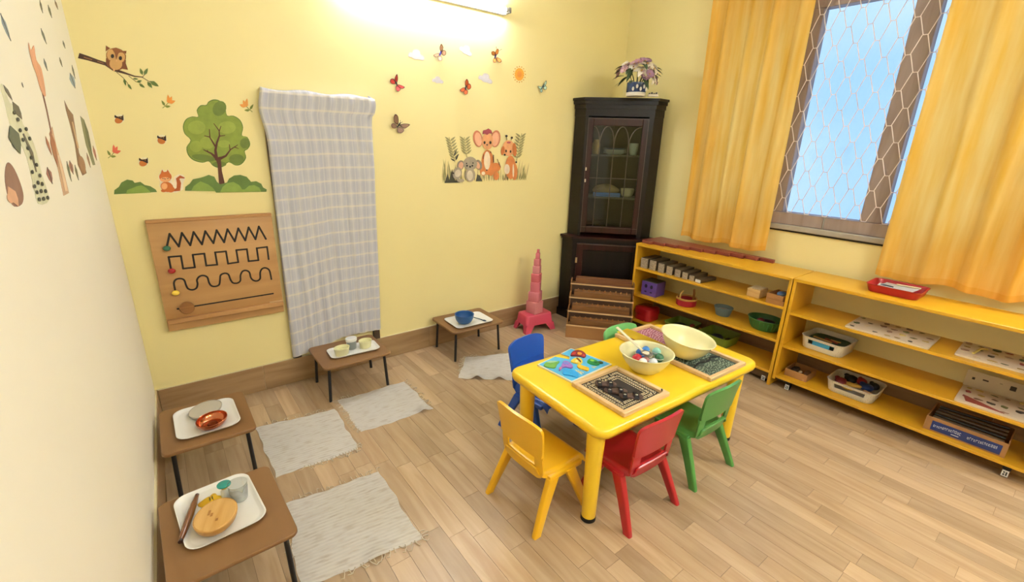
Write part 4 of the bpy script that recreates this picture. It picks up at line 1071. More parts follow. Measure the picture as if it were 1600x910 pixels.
for x, m_ in ((mz[0], mids[0]), (mz[1], mids[0]), (mz[1], mids[1]), (mz[2], mids[1]), (mz[2], gX1 - .004), (mz[0], gX0 + .004)): arch(x, m_)
for zz in (1.40, 1.30): B().box(-.258, -.246, .038, .0448, zz - .014, zz + .014, .002, 1).build('latch', M('silver_latch', '#cfc6b4', .3, metal=.8), ud)
CB = t
def cab(x, y, z):     # cabinet local -> world
    c, s_ = math.cos(R(-45)), math.sin(R(-45)); return (3.3975 + x * c - y * s_, -0.3925 + x * s_ + y * c, z)
# stored things
o = B().lathe([(.028, 0), (.035, .004), (.036, .09), (.025, .105), (.025, .125)], 20, cap1=True).build('storage_jar', M('amber_jar', '#b4863a', .35, var=.2)); o.location = cab(-.175, .17, 1.5255); tag(o, 'amber jar on the upper shelf inside the corner cabinet', 'jar')
def lump(name, label, cat, loc, rz, w, d, h, col, rim=None):
    t_ = T(name, label, cat, loc, rz)
    bowl_mesh(w / 2, d / 2, h, .6, .004, 28).build('bowl', M('store_' + col.strip('#'), col, .45, var=.1), t_)
    return t_
t_ = T('plate_stack', 'white plates stacked on the upper shelf inside the corner cabinet', 'plates', cab(-.005, .20, 1.5255), 0)
for k in range(4):
    b = B(); b.lathe([(.05, k * .012), (.10, k * .012 + .018), (.102, k * .012 + .020), (.05, k * .012 + .005)], 28, cap1=True); b.build('plate', M('white_china' if k < 3 else 'blue_china', '#d9dad8' if k < 3 else '#34507c', .3), t_)
lump('storage_bowl', 'grey glass bowl upside on the cabinet upper shelf', 'bowl', cab(.155, .17, 1.5255), 0, .08, .08, .10, '#9a9a8e').location.x += .0
t_ = T('folded_bag', 'brown paper bundle lying on the lower shelf inside the cabinet', 'bundle', cab(-.05, .245, 1.1605), R(-40))
def crump(u, v):
    a = u * 2 * math.pi; q = math.sin(v * math.pi); return Vector((.11 * q * math.cos(a) * (1 + .15 * math.sin(4 * a + 3 * v)), .06 * q * math.sin(a), .045 * (1 - math.cos(v * math.pi)) * (1 + .15 * math.sin(5 * a))))
b = B(); b.grid(crump, 20, 10); b.build('bundle', M('brown_paper', '#8e7452', .7, var=.2), t_, 180)
t_ = T('blue_folder', 'blue flat box on the lower shelf inside the cabinet', 'box', cab(-.03, .10, 1.1605), R(-45))
B().box(-.14, .10, -.012, .03, 0, .03, .004, 2).build('box', M('blue_card', '#2c4f8c', .5), t_); B().box(-.141, .101, -.013, .031, .022, .034, .003, 1).build('lid', M('blue_card_lid', '#3c62a4', .5), t_)
lump('storage_bowl', 'pale dish on the lower shelf inside the cabinet', 'bowl', cab(.14, .19, 1.1605), 0, .12, .12, .07, '#b7a78c')

# ---- flower pot on the cabinet
pp = PZ(993, 151, 1.985)
t = T('flower_pot', 'blue and white pot of silk flowers on the corner cabinet', 'flower pot', (pp.x, pp.y, 1.9856))
B().lathe([(.074, 0), (.076, .003), (.076, .026), (.0745, .028)], 28, cap1=True).build('pot_base', M('white_pot_band', '#d8d2c6', .35), t)
B().lathe([(.074, .028), (.078, .035), (.078, .10), (.070, .10), (.068, .085)], 28, cap1=True).build('pot', M('navy_glaze', '#1c3460', .2, var=.3, scale=40, coat=.5), t)
for k in range(7):
    a = R(-160 + k * 22) ; b = B(); b.ball((.0775 * math.cos(a), .0775 * math.sin(a), .05 + .018 * (k % 2)), (.010, .010, .016), 8); b.build('pot_motif', M('white_motif', '#e8e4dc', .3), t)
rg = random.Random(12)
cols = ['#e9dfd0', '#c99aa4', '#d6b0b6', '#a07a94', '#f0eadc', '#b88a9a', '#e0d0d2', '#f2ecdf']
def bloom(p, r_, col, lily=False):
    b = B(); n = 6 if lily else 8
    d = (Vector(p) - Vector((0, 0, .06))).normalized(); q = d.to_track_quat('Z', 'Y').to_matrix().to_4x4()
    for k in range(n):
        a = 2 * math.pi * k / n
        w_ = r_ * (.30 if lily else .42)
        f = lambda u, v, a=a: Matrix.Rotation(a, 4, 'Z') @ Vector((v * r_, (u - .5) * 2 * w_ * math.sin(math.pi * (.12 + .82 * v)), r_ * (.55 * v - .5 * v * v * (1.4 if lily else .6)) + .1 * r_ * (2 * u - 1) ** 2))
        b.grid(f, 3, 5)
    b.xf(Matrix.Translation(p) @ q)
    fl = b.build('blossom', M('petal_' + col.strip('#'), col, .7, var=.12, scale=40), t, 180, fix=False)
    c_ = B(); c_.ball(Vector(p) + d * r_ * .12, r_ * .16, 8); c_.build('pistil', M('pistil', '#b98e50', .7), fl)
for k in range(26):
    a = rg.uniform(0, 2 * math.pi); e = rg.uniform(.15, 1.0)
    rr_ = .145 * math.sqrt(1 - (e * .75) ** 2) + rg.uniform(-.02, .03)
    bloom((rr_ * math.cos(a), rr_ * math.sin(a), .10 + .17 * e), rg.uniform(.030, .048), rg.choice(cols))
for p in ((-.07, -.09, .17), (.03, -.12, .19), (.08, -.10, .155), (.02, -.125, .13), (-.04, -.11, .22)): bloom(p, .065, '#e9dfcc', True)
for k in range(16):
    a = rg.uniform(0, 6.28); p = Vector((.10 * math.cos(a), .10 * math.sin(a), rg.uniform(.10, .24))); d = Vector((math.cos(a), math.sin(a), rg.uniform(-.5, .5))).normalized()
    b = B(); sd = Vector((-d.y, d.x, 0)).normalized()
    b.grid(lambda u, v: p + d * (.10 * v) + sd * ((u - .5) * .035 * math.sin(math.pi * (.05 + .92 * v))) + Vector((0, 0, -.05 * v * v)), 2, 5)
    b.build('leaf', M('silk_leaf', '#46573a', .7, var=.2), t, 180, fix=False)
for k in range(10):
    a = 2 * math.pi * k / 10
    B().tube([(.03 * math.cos(a), .03 * math.sin(a), .085), (.06 * math.cos(a), .06 * math.sin(a), .15), (.10 * math.cos(a), .10 * math.sin(a), .20)], .003, 5).build('stem', M('silk_stem', '#4a5638', .7), t)
t = T('trinket_box', 'tiny cream box beside the flower pot on the corner cabinet', 'box', (pp.x + .09, pp.y - .10, 1.9856), R(-45))
B().box(-.04, .04, -.02, .02, 0, .018, .002, 1).build('base', M('cream_box', '#d5cab8', .5), t)
for k in range(4): B().box(-.034 + k * .018, -.022 + k * .018, -.012, .012, .018, .026 + .006 * (k % 2), .002, 1).build('stone', M('dark_stone', '#2b2523', .5), t)

# ---- stepped rack with knobbed cylinder blocks
m_rk = wood('rack_wood', '#6f4822', '#8b6034', 'X', 4, .45, stretch=9)
m_rk2 = wood('rack_front_wood', '#93653a', '#ab7d4c', 'X', 3, .45, stretch=6)
m_pale = M('rack_pale_edge', '#c8a478', .5)
ang = math.atan2(-0.42, 0.362)
p0 = Vector((2.826, -0.49, 0))
t = T('step_rack', 'stepped wooden rack leaning close to the dark cabinet', 'rack', p0, ang)
RW = .555; zst = [.12, .218, .318, .42]; dp = .085
B().box(0, RW, 0, .012, 0, .112, .002, 1).build('front_panel', m_rk2, t)
for k in range(4):
    y0 = k * dp
    B().box(.012, RW - .012, y0 + .0, y0 + dp - .001, zst[k] - .012, zst[k], .001, 1).build('step', m_rk, t)
    B().box(.0, RW, y0 - .006, y0 - .0005, zst[k] - .010, zst[k] + .002, .001, 1).build('step_edge', m_pale, t)
    if k < 3: B().box(.012, RW - .012, y0 + dp - .002, y0 + dp + .006, zst[k] + .0, zst[k + 1] - .0125).build('riser', M('rack_riser', '#3b2412', .6), t)
for x in (0, RW - .011):
    pts = [(x, .013, 0), (x, 4 * dp, 0), (x, 4 * dp, zst[3] + .03)]
    for k in (3, 2, 1, 0):
        pts += [(x, k * dp + .03, zst[k] + .03)] if k == 3 else []
        pts += [(x, k * dp + .0 + (.013 if k == 0 else 0), zst[k] + .012)] if True else []
        if k > 0: pts += [(x, k * dp, zst[k - 1] + .03)]
    B().prism(pts, (.011, 0, 0)).build('side_panel', m_rk, t)
bl_names = ['wooden cylinder block on the lowest step of the rack', 'wooden cylinder block on the second step of the rack', 'wooden cylinder block on the third step of the rack', 'reddish wooden cylinder block on the top step of the rack']
M_rack = Matrix.Translation(p0) @ Matrix.Rotation(ang, 4, 'Z')
for k in range(4):
    c_ = ('#5c3a1c', '#5f3c1d', '#664220', '#5e3526')[k]
    loc = M_rack @ Vector((.02 + .004 * k, k * dp + .004, zst[k] + .0006))
    tb = T('cylinder_block', bl_names[k], 'toy block', loc, ang, 'knobbed cylinder blocks')
    B().box(.01, .50, .008, .074, 0, .052, .003, 1).build('block', wood('block_wood_%d' % k, c_, '#85592e', 'X', 5, .45), tb)
    if k < 3:
        for q in range(10):
            rr_ = .007 + .0012 * (q if k % 2 else 9 - q)
            b = B(); b.lathe([(rr_, .0522), (rr_, .056), (.004, .057), (.004, .062), (.006, .066), (.003, .069)], 10, c=(.045 + q * .0465, .04, 0), cap1=True); b.build('cylinder', M('cylinder_wood', '#8e5f33', .45), tb)

# ================================================================== KIDS TABLE, CHAIRS AND WHAT LIES ON THE TABLE
m_ytab = M('yellow_table_plastic', '#f6cc2c', 0.28, var=.02, coat=.25)
TC, TR_ = Vector((2.075, -1.787, 0)), R(-2.4)
t = T('kids_table', 'yellow plastic kids table with rounded corners and thick round legs', 'table', TC, TR_)
TW, TD, TZ = 1.235, 0.668, 0.50
b = B()
rr_ = [rrect(TW - .05, TD - .05, .05, TZ - .048, 8), rrect(TW - .012, TD - .012, .06, TZ - .044, 8), rrect(TW, TD, .065, TZ - .026, 8), rrect(TW - .006, TD - .006, .062, TZ - .010, 8), rrect(TW - .022, TD - .022, .056, TZ - .002, 8), rrect(TW - .045, TD - .045, .048, TZ, 8)]
b.ring_loft(rr_); b.build('table_top', m_ytab, t, 70)
for sx in (-1, 1):
    for sy in (-1, 1):
        x, y = (-.570 if sx < 0 else .515), (-.264 if sy < 0 else .215)
        lg = B(); lg.lathe([(.032, .022), (.036, .30), (.040, TZ - .046)], 24, c=(x, y, 0)); lg.build('leg', m_ytab, t)
        lg = B(); lg.lathe([(.031, 0), (.034, .003), (.034, .022), (.031, .0225)], 24, c=(x, y, 0), cap1=True); lg.build('foot_cap', M('black_rubber', '#15130f', .6), t)
def tabw(x, y, z=TZ):
    return Matrix.Translation(TC) @ Matrix.Rotation(TR_, 4, 'Z') @ Vector((x, y, z))

def chair(label, col, loc, rz):
    mt = M('chair_' + col.strip('#'), col, .32, var=.03, coat=.2)
    t = T('kids_chair', label, 'chair', (loc[0], loc[1], 0), rz, 'plastic kids chairs')
    # seat: shallow shell with turned-down edges
    def seat(u, v):
        x = (u - .5) * .285; y = -.118 + v * .285
        e = max(0, abs(2 * u - 1) - .86) / .14; f = max(0, v - .86) / .14
        z = .264 - .010 * math.cos(math.pi * (u - .5)) * math.sin(math.pi * min(v * 1.1, 1)) - .026 * e ** 1.5 - .024 * f ** 1.6
        if v < .14: z += .030 * ((.14 - v) / .14) ** 2
        return Vector((x * (1 - .03 * e) * (1 - .16 * max(0, 1 - v / .35) ** 2), y - .006 * f, z))
    b = B(); b.grid(seat, 28, 24, 0); bmesh.ops.recalc_face_normals(b.bm, faces=b.bm.faces); bmesh.ops.solidify(b.bm, geom=b.bm.faces[:], thickness=.007)
    b.build('seat', mt, t, 60)
    # backrest: lower support with a hand slot, upper panel wider and proud of it
    def curve(x, z):
        k = max((z - .27) / .255, -.2)
        return -.118 + (.25 * (.27 - z) if z < .27 else 0) - .014 * k - .028 * k * k + .85 * x * x * (1 if k > .3 else .6)
    ZS = [.228, .240, .262, .300, .318, .340, .352, .372, .39]
    g = B(); nu = 24
    ws = [.19, .235, .262, .266, .266, .266, .266, .266, .266]
    vs = [[g.bm.verts.new(((u / nu - .5) * w_, curve((u / nu - .5) * w_, z_), z_)) for u in range(nu + 1)] for z_, w_ in zip(ZS, ws)]
    for j in range(len(ZS) - 1):
        for u in range(nu):
            if 4 <= j - 0 + 1 <= 5 and 4 <= u <= 19: continue
            g.bm.faces.new((vs[j][u], vs[j][u + 1], vs[j + 1][u + 1], vs[j + 1][u]))
    bmesh.ops.recalc_face_normals(g.bm, faces=g.bm.faces); bmesh.ops.solidify(g.bm, geom=g.bm.faces[:], thickness=.008)
    g.build('back_support', mt, t, 60)
    def upper(u, v):
        x = (u - .5) * (.268 + .03 * v ** .8 - .02 * max(0, v - .9) / .1)
        z = .356 + v * (.168 - .018 * (2 * u - 1) ** 4) 
        return Vector((x, curve(x, z) - .010 + .004 * v, z))
    b = B(); b.grid(upper, 26, 14, 0); bmesh.ops.recalc_face_normals(b.bm, faces=b.bm.faces); bmesh.ops.solidify(b.bm, geom=b.bm.faces[:], thickness=.013)
    b.build('backrest', mt, t, 60)
    for sx in (-1, 1):
        B().box(sx * .136 - .013, sx * .136 + .013, -.075, .125, .222, .248, .006, 2).build('side_bracket', mt, t)
        for (ya, yb) in ((-.050, -.158), (.050, .148)):
            q = B()
            sec = lambda cx, cy, w_, d_, z_: rrect(w_, d_, .007, z_, 3, (cx, cy))
            q.ring_loft([sec(sx * .167, yb, .024, .040, 0.0), sec(sx * .166, yb * .985, .024, .041, .010), sec(sx * .151, (ya + yb) / 2, .028, .048, .125), sec(sx * .138, ya, .032, .058, .236)])
            q.build('leg', mt, t, 50)
    return t
chair('yellow plastic kids chair at the left end of the yellow table', '#efb71e', (1.392, -1.795), R(-90 + 2))
chair('red plastic kids chair on the near side of the yellow table', '#ae1c26', (1.738, -2.040), R(-2))
chair('green plastic kids chair on the near side beside the red one', '#4b8c42', (2.222, -2.052), R(-2))
chair('blue plastic kids chair across the table from the red one', '#174fb4', (1.783, -1.360), R(180 + 8))
chair('light green plastic kids chair on the far side, only its backrest showing', '#74c078', (2.372, -1.548), R(180 - 3))

# ---- puzzle board
ZB = TZ + .0006
zp = zoomed(835, 540, 12.31)
bc = Vector((1.778, -1.597, ZB))
t = T('peg_puzzle', 'blue wooden puzzle board with garden shapes on the yellow table', 'puzzle', bc)
pw = lambda x, y, z: PZ(*zp(x, y), z) - bc
out = [(65, 365), (395, 262), (585, 185), (640, 300), (700, 270), (590, 190), (765, 50), (1450, 345), (745, 690)]
brd = [(1.618, -1.495), (1.755, -1.475), (1.800, -1.545), (1.826, -1.520), (1.812, -1.468), (1.906, -1.450), (1.948, -1.712), (1.637, -1.728)]
B().prism([(x - bc.x, y - bc.y, 0) for x, y in brd], (0, 0, .008)).build('board', M('puzzle_edge', '#e8e2cc', .5), t)
cx_, cy_ = 1.785, -1.60
B().prism([(cx_ + (x - cx_) * .955 - bc.x, cy_ + (y - cy_) * .955 - bc.y, .0081) for x, y in brd], (0, 0, .0006)).build('print', M('puzzle_sky', '#58b4e2', .45, var=.18, scale=9), t)
def piece(pts, col, h=.006, sm=3, part='piece', z0=.0088):
    P_ = [pw(x, y, ZB + .012) for x, y in pts]
    for p in P_: p.z = z0
    if sm: P_ = catmull(P_, sm)
    return B().prism(P_, (0, 0, h)).build(part, M('puzzle_' + col.strip('#'), col, .45, var=.12, scale=60), t)
def detail(pts, col, sm=0, z0=.0149): return piece(pts, col, .0008, sm, 'piece_print', z0)
piece([(180, 390), (250, 320), (330, 330), (480, 310), (440, 360), (400, 430), (300, 430)], '#6ea84c'); detail(leafp(230, 330, 450, 320, 40), '#9fc7a0')
piece([(470, 470), (520, 400), (560, 310), (650, 320), (740, 400), (700, 440), (600, 420), (530, 440), (500, 480)], '#9a6fc0'); detail(ell(600, 350, 60, 26, 10), '#7c7ed2'); detail(ell(500, 450, 26, 22), '#d27a8a')
piece([(540, 500), (570, 460), (680, 460), (790, 510), (850, 570), (830, 620), (760, 600), (640, 570), (560, 560)], '#2d9fe0')
piece([(695, 190), (730, 130), (820, 95), (930, 120), (995, 190), (960, 235), (880, 215), (790, 205), (720, 205)], '#7d2430'); detail(ell(760, 165, 40, 22, -20), '#c0392f'); detail(ell(870, 165, 46, 26, 10), '#e79a3a'); detail(ell(950, 200, 24, 18, 20), '#c0392f')
piece([(700, 310), (760, 260), (830, 240), (900, 265), (925, 330), (870, 360), (800, 345), (740, 330)], '#e6c440'); detail(stroke([(810, 250), (870, 300), (890, 330)], 26), '#6e3c22'); detail(ell(810, 315, 30, 20), '#f4e08a')
piece([(820, 400), (860, 372), (940, 400), (1045, 440), (1030, 490), (950, 470), (860, 440)], '#eab52a')
piece([(1015, 320), (1060, 265), (1150, 275), (1230, 320), (1255, 365), (1180, 380), (1080, 360)], '#2f8f4a'); detail(ell(1110, 300, 40, 18, 12), '#8cbf4a'); detail(ell(1180, 340, 30, 16, 12), '#1f6e3a')
piece([(1215, 320), (1270, 310), (1325, 335), (1290, 350), (1240, 345)], '#4c5a2e')
for q in ((790, 460, 900, 540), (840, 480, 950, 520), (850, 470, 920, 550), (1100, 400, 1160, 425), (1130, 410, 1200, 400)): detail(stroke([q[:2], q[2:]], 14), '#d9cf9c', z0=.0088)

# ---- wooden frame trays with beads
m_fr = wood('pale_frame_wood', '#d6ae7a', '#e4c494', 'X', 6, .4, stretch=6)
m_fr_in = wood('frame_inner_wood', '#96663a', '#a8763f', 'X', 6, .5)
def frame_tray(label, c, rz, w, d, floor_mat, h=.022):
    t = T('frame_tray', label, 'tray', c, rz, 'wooden frame trays on the yellow table')
    k = .024
    B().box(-w / 2, w / 2, -d / 2, -d / 2 + k, 0, h, .003, 1).build('frame_bar', m_fr, t)
    B().box(-w / 2, w / 2, d / 2 - k, d / 2, 0, h, .003, 1).build('frame_bar', m_fr, t)
    B().box(-w / 2, -w / 2 + k, -d / 2 + k, d / 2 - k, 0, h, .003, 1).build('frame_bar', m_fr, t)
    B().box(w / 2 - k, w / 2, -d / 2 + k, d / 2 - k, 0, h, .003, 1).build('frame_bar', m_fr, t)
    B().box(-w / 2 + k, w / 2 - k, -d / 2 + k, d / 2 - k, .001, .006).build('base', floor_mat, t)
    return t
def beads(t, pts, r, col, name='bead_rows'):
    b = B(); 
    base = []
    for p in pts:
        x, y, z = p
        v = [b.bm.verts.new((x + dx * r, y + dy * r * 1.6, z + dz * r)) for dx, dy, dz in ((1, 0, 0), (0, 1, 0), (-1, 0, 0), (0, -1, 0), (0, 0, 1))]
        for i in range(4): b.bm.faces.new((v[i], v[(i + 1) % 4], v[4]))
    return tag(b.build(name, M(name + col.strip('#'), col, .4, var=.3, scale=90), t, 20), kind='stuff')
rg = random.Random(21)
t1 = frame_tray('wooden frame tray with dark beads and brown toy sandals', (1.774, -1.911, ZB), R(-1), .318, .326, M('dark_felt', '#2a211c', .8))
pts = []
for ring_ in range(5):
    q = .124 - ring_ * .011
    n_ = int(q * 8 / .0062)
    for k in range(n_):
        s_ = k / n_ * 4; e = int(s_); f = (s_ - e) * 2 - 1
        x, y = ((f * q, -q * 1.03), (q, f * q * 1.03), (-f * q, q * 1.03), (-q, -f * q * 1.03))[e]
        if rg.random() < .93: pts.append((x, y, .0062 + (.002 if ring_ % 2 else 0)))
beads(t1, pts[::2], .0030, '#e6dabb'); beads(t1, pts[1::2], .0030, '#b09a72')
T1 = Matrix.Translation((1.774, -1.911, ZB)) @ Matrix.Rotation(R(-1), 4, 'Z')
m_sole = M('brown_sole', '#5b4640', .4, var=.2); m_strap = M('sandal_strap', '#2c2a2e', .35, var=.2); m_buck = M('silver_buckle', '#cfd2d6', .25, metal=.9)
for lab, x, y, a, sc in (('brown toy sandal at the far left in the beaded frame tray', 946, 600, 52, .82), ('brown toy sandal in the middle of the beaded frame tray', 962, 611, 50, .86), ('brown toy sandal at the near right in the beaded frame tray', 986, 619, 48, .86)):
    p = PZ(x, y, ZB + .016); p.z = ZB + .0105
    ts = T('toy_sandal', lab, 'toy shoe', p, R(a - 90), 'toy sandals in the frame tray')
    sole = catmull([(-.062 * sc, 0, 0), (-.050 * sc, .021, 0), (-.01, .017, 0), (.035 * sc, .026, 0), (.062 * sc, .008, 0), (.058 * sc, -.014, 0), (.03 * sc, -.024, 0), (-.01, -.017, 0), (-.048 * sc, -.021, 0)], 4)
    B().prism(sole, (0, 0, .008)).build('sole', m_sole, ts)
    for xx, hh in ((.022, .017), (-.030, .015)):
        b = B(); b.grid(lambda u, v: Vector((xx + (v - .5) * .020, .025 * math.cos(math.pi * u), .004 + hh * math.sin(math.pi * u))), 12, 2); bmesh.ops.solidify(b.bm, geom=b.bm.faces[:], thickness=.0025); st = b.build('strap', m_strap, ts, 60)
        B().box(xx - .006, xx + .006, -.014, -.004, hh + .0005, hh + .0035, .001, 1).build('buckle', m_buck, st)
B().tube([(.135, -.135, .023), (.142, -.128, .026)], .004, 8).build('peg', M('black_rubber'), t1)
t2 = frame_tray('wooden frame tray of green beads under the empty cream bowl', (2.385, -1.960, ZB), R(-2), .325, .325, M('green_felt', '#39443a', .8))
pts = [(-.125 + .0068 * i + rg.uniform(-.001, .001), -.128 + .0085 * j, .0062) for i in range(37) for j in range(31) if rg.random() < .85 and abs(j - 13 - 2 * math.sin(i * .4)) > 1.4]
beads(t2, pts[::2], .003, '#9fb09a'); beads(t2, pts[1::2], .003, '#54695a')
b = B(); b.tube(catmull([(-.12, -.035, .009), (-.04, -.015, .010), (.02, -.03, .010), (.08, -.01, .010), (.13, -.03, .009)], 5, False), .006, 8, flat=.7); b.build('cord', M('black_cord', '#161a17', .7), t2)
b = B(); b.tube([(-.10, .125, .009), (.0, .128, .009), (.125, .126, .009)], .005, 8, flat=.7); b.build('cord', M('black_cord'), t2)
t3 = frame_tray('wooden frame tray of pink beads at the far edge of the yellow table', (2.405, -1.637, ZB), R(-3), .32, .32, M('pink_felt', '#8c4a5a', .8))
pts = [(-.06 + .0068 * i + rg.uniform(-.001, .001), -.128 + .0085 * j, .0062) for i in range(28) for j in range(31) if rg.random() < .85]
beads(t3, pts[::2], .0032, '#d9b4bd'); beads(t3, pts[1::2], .0032, '#a85a70')
b = B(); b.grid(lambda u, v: Vector((-.155 + u * .10, -.165 + v * .335, .0232 + .004 * math.sin(3 * v) + .0015 * math.sin(9 * u))), 6, 12); bmesh.ops.solidify(b.bm, geom=b.bm.faces[:], thickness=.0015)
o = b.build('yellow_card', M('yellow_card', '#f8d53e', .5), None, 60); o.location = (2.423, -1.640, ZB + .0006); o.rotation_euler.z = R(-3)
tag(o, 'bright yellow strip of card lying across the pink bead tray', 'card')

# ---- cream bowls
m_cb = M('cream_bowl_plastic', '#e6dfae', .3, var=.03, coat=.2)
m_cbi = M('cream_bowl_inner', '#ebe6c0', .35)
def big_bowl(b, r, h):
    n = 44; pr = [(.40, 0), (.44, .0), (.50, .03), (.62, .18), (.78, .42), (.90, .68), (.97, .92), (1.0, .96), (1.035, .98), (1.045, 1.0), (1.03, 1.015), (1.0, 1.01), (.955, .94), (.885, .69), (.765, .44), (.60, .2), (.48, .06), (.3, .045)]
    b.ring_loft([[Vector((q * r * math.cos(2 * math.pi * i / n), q * r * math.sin(2 * math.pi * i / n), z * h)) for i in range(n)] for q, z in pr])
    return b
b1c = Vector((2.052, -1.842, ZB))
o = big_bowl(B(), .132, .105).build('serving_bowl', m_cb, None, 70); o.location = b1c; tag(o, 'cream plastic bowl filled with small toys and a spoon', 'bowl', 'cream plastic bowls')
# toys in bowl 1
def bl_(x, y, z): return b1c + Vector((x, y, z))
toys = [('toy_ball', 'red toy ball in the cream bowl', 'toy', (-.045, .020, .066), .027, '#b8202e'), ('toy_ball', 'white toy ball at the left in the cream bowl', 'toy', (-.062, -.028, .072), .021, '#eceae6'), ('toy_ball', 'blue toy ball at the back in the cream bowl', 'toy', (.022, .050, .068), .026, '#2f6cc0'), ('toy_ball', 'green toy ball at the right in the cream bowl', 'toy', (.052, -.042, .070), .024, '#2f6b4a'), ('toy_ball', 'pale turquoise toy ball at the right rim in the cream bowl', 'toy', (.085, -.002, .080), .023, '#8cc4b8'), ('toy_ball', 'olive toy ball deep in the cream bowl', 'toy', (.045, .010, .050), .025, '#7c7a58'), ('toy_ball', 'white toy ball near the spoon in the cream bowl', 'toy', (-.015, -.055, .068), .023, '#dfe3e6'), ('toy_ball', 'pink toy ball in the middle of the cream bowl', 'toy', (-.008, -.006, .050), .026, '#c98a86'), ('toy_ball', 'small blue toy ball by the rim in the cream bowl', 'toy', (.062, .048, .078), .020, '#3f86d0')]
for nm, lab, ct, p, r, col in toys:
    t = T(nm, lab, ct, bl_(*p) - Vector((0, 0, r)), 0, 'small toys in the cream bowl')
    b = B(); b.ball((0, 0, r), r, 16); b.build('shell', M('toy_' + col.strip('#'), col, .3, var=.05), t)
    b = B(); b.lathe([(r * 1.0, r - .002), (r * 1.015, r), (r * 1.0, r + .002)], 16, cap0=False); b.build('seam', M('toy_seam', '#e8e6e0', .4), t)
# spoon leaning on the rim
a_ = PZ(1009, 553, ZB + .098); e_ = PZ(964, 512, ZB + .175)
t = T('serving_spoon', 'cream plastic spoon leaning on the rim of the toy bowl', 'spoon', a_)
d = e_ - a_
B().tube([d * .12, d * .5, d], [.0075, .0085, .0095], 10, flat=.6).build('handle', M('spoon_cream', '#ded6b8', .35), t)
b = bowl_mesh(.034, .024, .012, .5, .002, 24); b.xf(Matrix.Rotation(math.atan2(d.y, d.x), 4, 'Z') @ Matrix.Translation((-.006, 0, -.004))); b.build('spoon_bowl', M('spoon_grey', '#8b867c', .35), t)
b = B(); b.ball((0, 0, .003), (.022, .017, .007), 12); b.build('shell_toy', M('spoon_fill', '#d9cdb2', .5, var=.2, scale=60), t)
# bowl 2 tilted, resting on the frame tray
o = big_bowl(B(), .138, .110).build('serving_bowl', m_cb, None, 70)
vd = Vector((2.34 - CAM.x, -1.9 - CAM.y, 0)).normalized()
o.rotation_mode = 'QUATERNION'
from mathutils import Quaternion
o.rotation_quaternion = Quaternion(vd, R(9))
o.location = Vector((2.318, -1.885, ZB + .0335)); tag(o, 'empty cream plastic bowl tilted on the green bead tray', 'bowl', 'cream plastic bowls')

# ================================================================== YELLOW SHELF UNITS AND THEIR CONTENTS
m_sh = wood('yellow_shelf_paint', '#d69e1c', '#dfaa26', 'Y', 2, .38, stretch=5, coat=.15)
m_she = M('yellow_shelf_edge', '#e9b62c', .4, var=.06)
SX0, SX1 = 3.455, 3.80
def shelf_unit(label, y0, y1, zs, foot0, zbot):
    """y0 far end, y1 near end (more negative); zs tops of the boards"""
    t = T('shelf_unit', label, 'shelf', (SX0, (y0 + y1) / 2, 0), 0, 'yellow open shelf units')
    c = (y0 + y1) / 2; D = SX1 - SX0; k = .02
    for y in (y0, y1 + k):
        B().box(0, D, y - k - c, y - c, foot0, zs[0] - .0205, .0015, 1).build('side_panel', m_sh, t)
    B().box(-.004, D, y1 - c, y0 - c, zs[0] - .020, zs[0], .002, 1).build('top_board', m_sh, t)
    for z in zs[1:]:
        s_ = B().box(.004, D - .004, y1 + k + .0005 - c, y0 - k - .0005 - c, z - .018, z, .0015, 1).build('shelf_board', m_sh, t)
    return t, c
Z1 = (.80, .588, .345, .105); Z2 = (.80, .566, .326, .092)
s1, c1 = shelf_unit('yellow open shelf unit beside the corner cabinet, red rods on top', -.655, -1.935, Z1, 0.0, .07)
s2, c2 = shelf_unit('yellow open shelf unit under the window, red tray on top', -1.942, -3.22, Z2, .062, .062)
B().box(.02, .04, -1.935 + .021 - c1, -.655 - .021 - c1, .03, .086).build('kick_rail', M('dark_kick', '#4a3418', .6), s1)
def caster(t, x, y, ztop, lab=True):
    q = B(); q.tube([(x, y - .011, .024), (x, y + .011, .024)], .024, 18); w = q.build('caster', M('caster_black', '#141414', .5), t)
    B().box(x - .022, x + .022, y - .016, y + .016, .046, ztop, .002, 1).build('fork', M('caster_fork', '#232323', .4, metal=.5), w)
    if lab:
        B().box(x - .0262, x - .0245, y - .013, y + .013, .010, .046).build('sticker', M('caster_sticker', '#d9d8d4', .5), w)
        for i, (a, c_, e, f) in enumerate(((-.008, -.002, .016, .038), (.001, .008, .016, .026), (.001, .008, .030, .038))):
            B().box(x - .0268, x - .0263, y + a, y + c_, e, f).build('sticker_print', M('caster_print', '#3a3a3a', .5), w)
caster(s1, .045, -1.935 + .055 - c1, .0865)
caster(s1, .30, -.655 - .06 - c1, .0865, False)
caster(s2, .045, -1.942 - .10 - c2, .0735)
caster(s2, .30, -1.942 - .10 - c2, .0735, False)
caster(s2, .045, -3.22 + .10 - c2, .0735)
caster(s2, .30, -3.22 + .10 - c2, .0735, False)
B().tube([(.01, -1.942 - .01 - c2, .066), (.01, -1.942 - .09 - c2, .068)], .003, 6).build('caster_bar', M('caster_fork'), s2)

# ---- red rods: ten lengths side by side, shortest in front
m_rod = wood('red_rod_paint', '#6e2c26', '#8a4036', 'Y', 4, .35, coat=.3)
names = ['shortest', 'second shortest', 'third shortest', 'fourth shortest', 'fifth shortest', 'fifth longest', 'fourth longest', 'third longest', 'second longest', 'longest']
for k in range(10):
    ln = .10 * (k + 1); x0 = 3.508 + k * .0275
    o = B().box(0, .0268, -ln, 0, 0, .0262, .0015, 1).build('red_rod', m_rod); o.location = (x0, -.672, .8006)
    tag(o, names[k] + ' of the dark red wooden rods lying on the shelf top', 'rod', 'dark red rods on the shelf top')

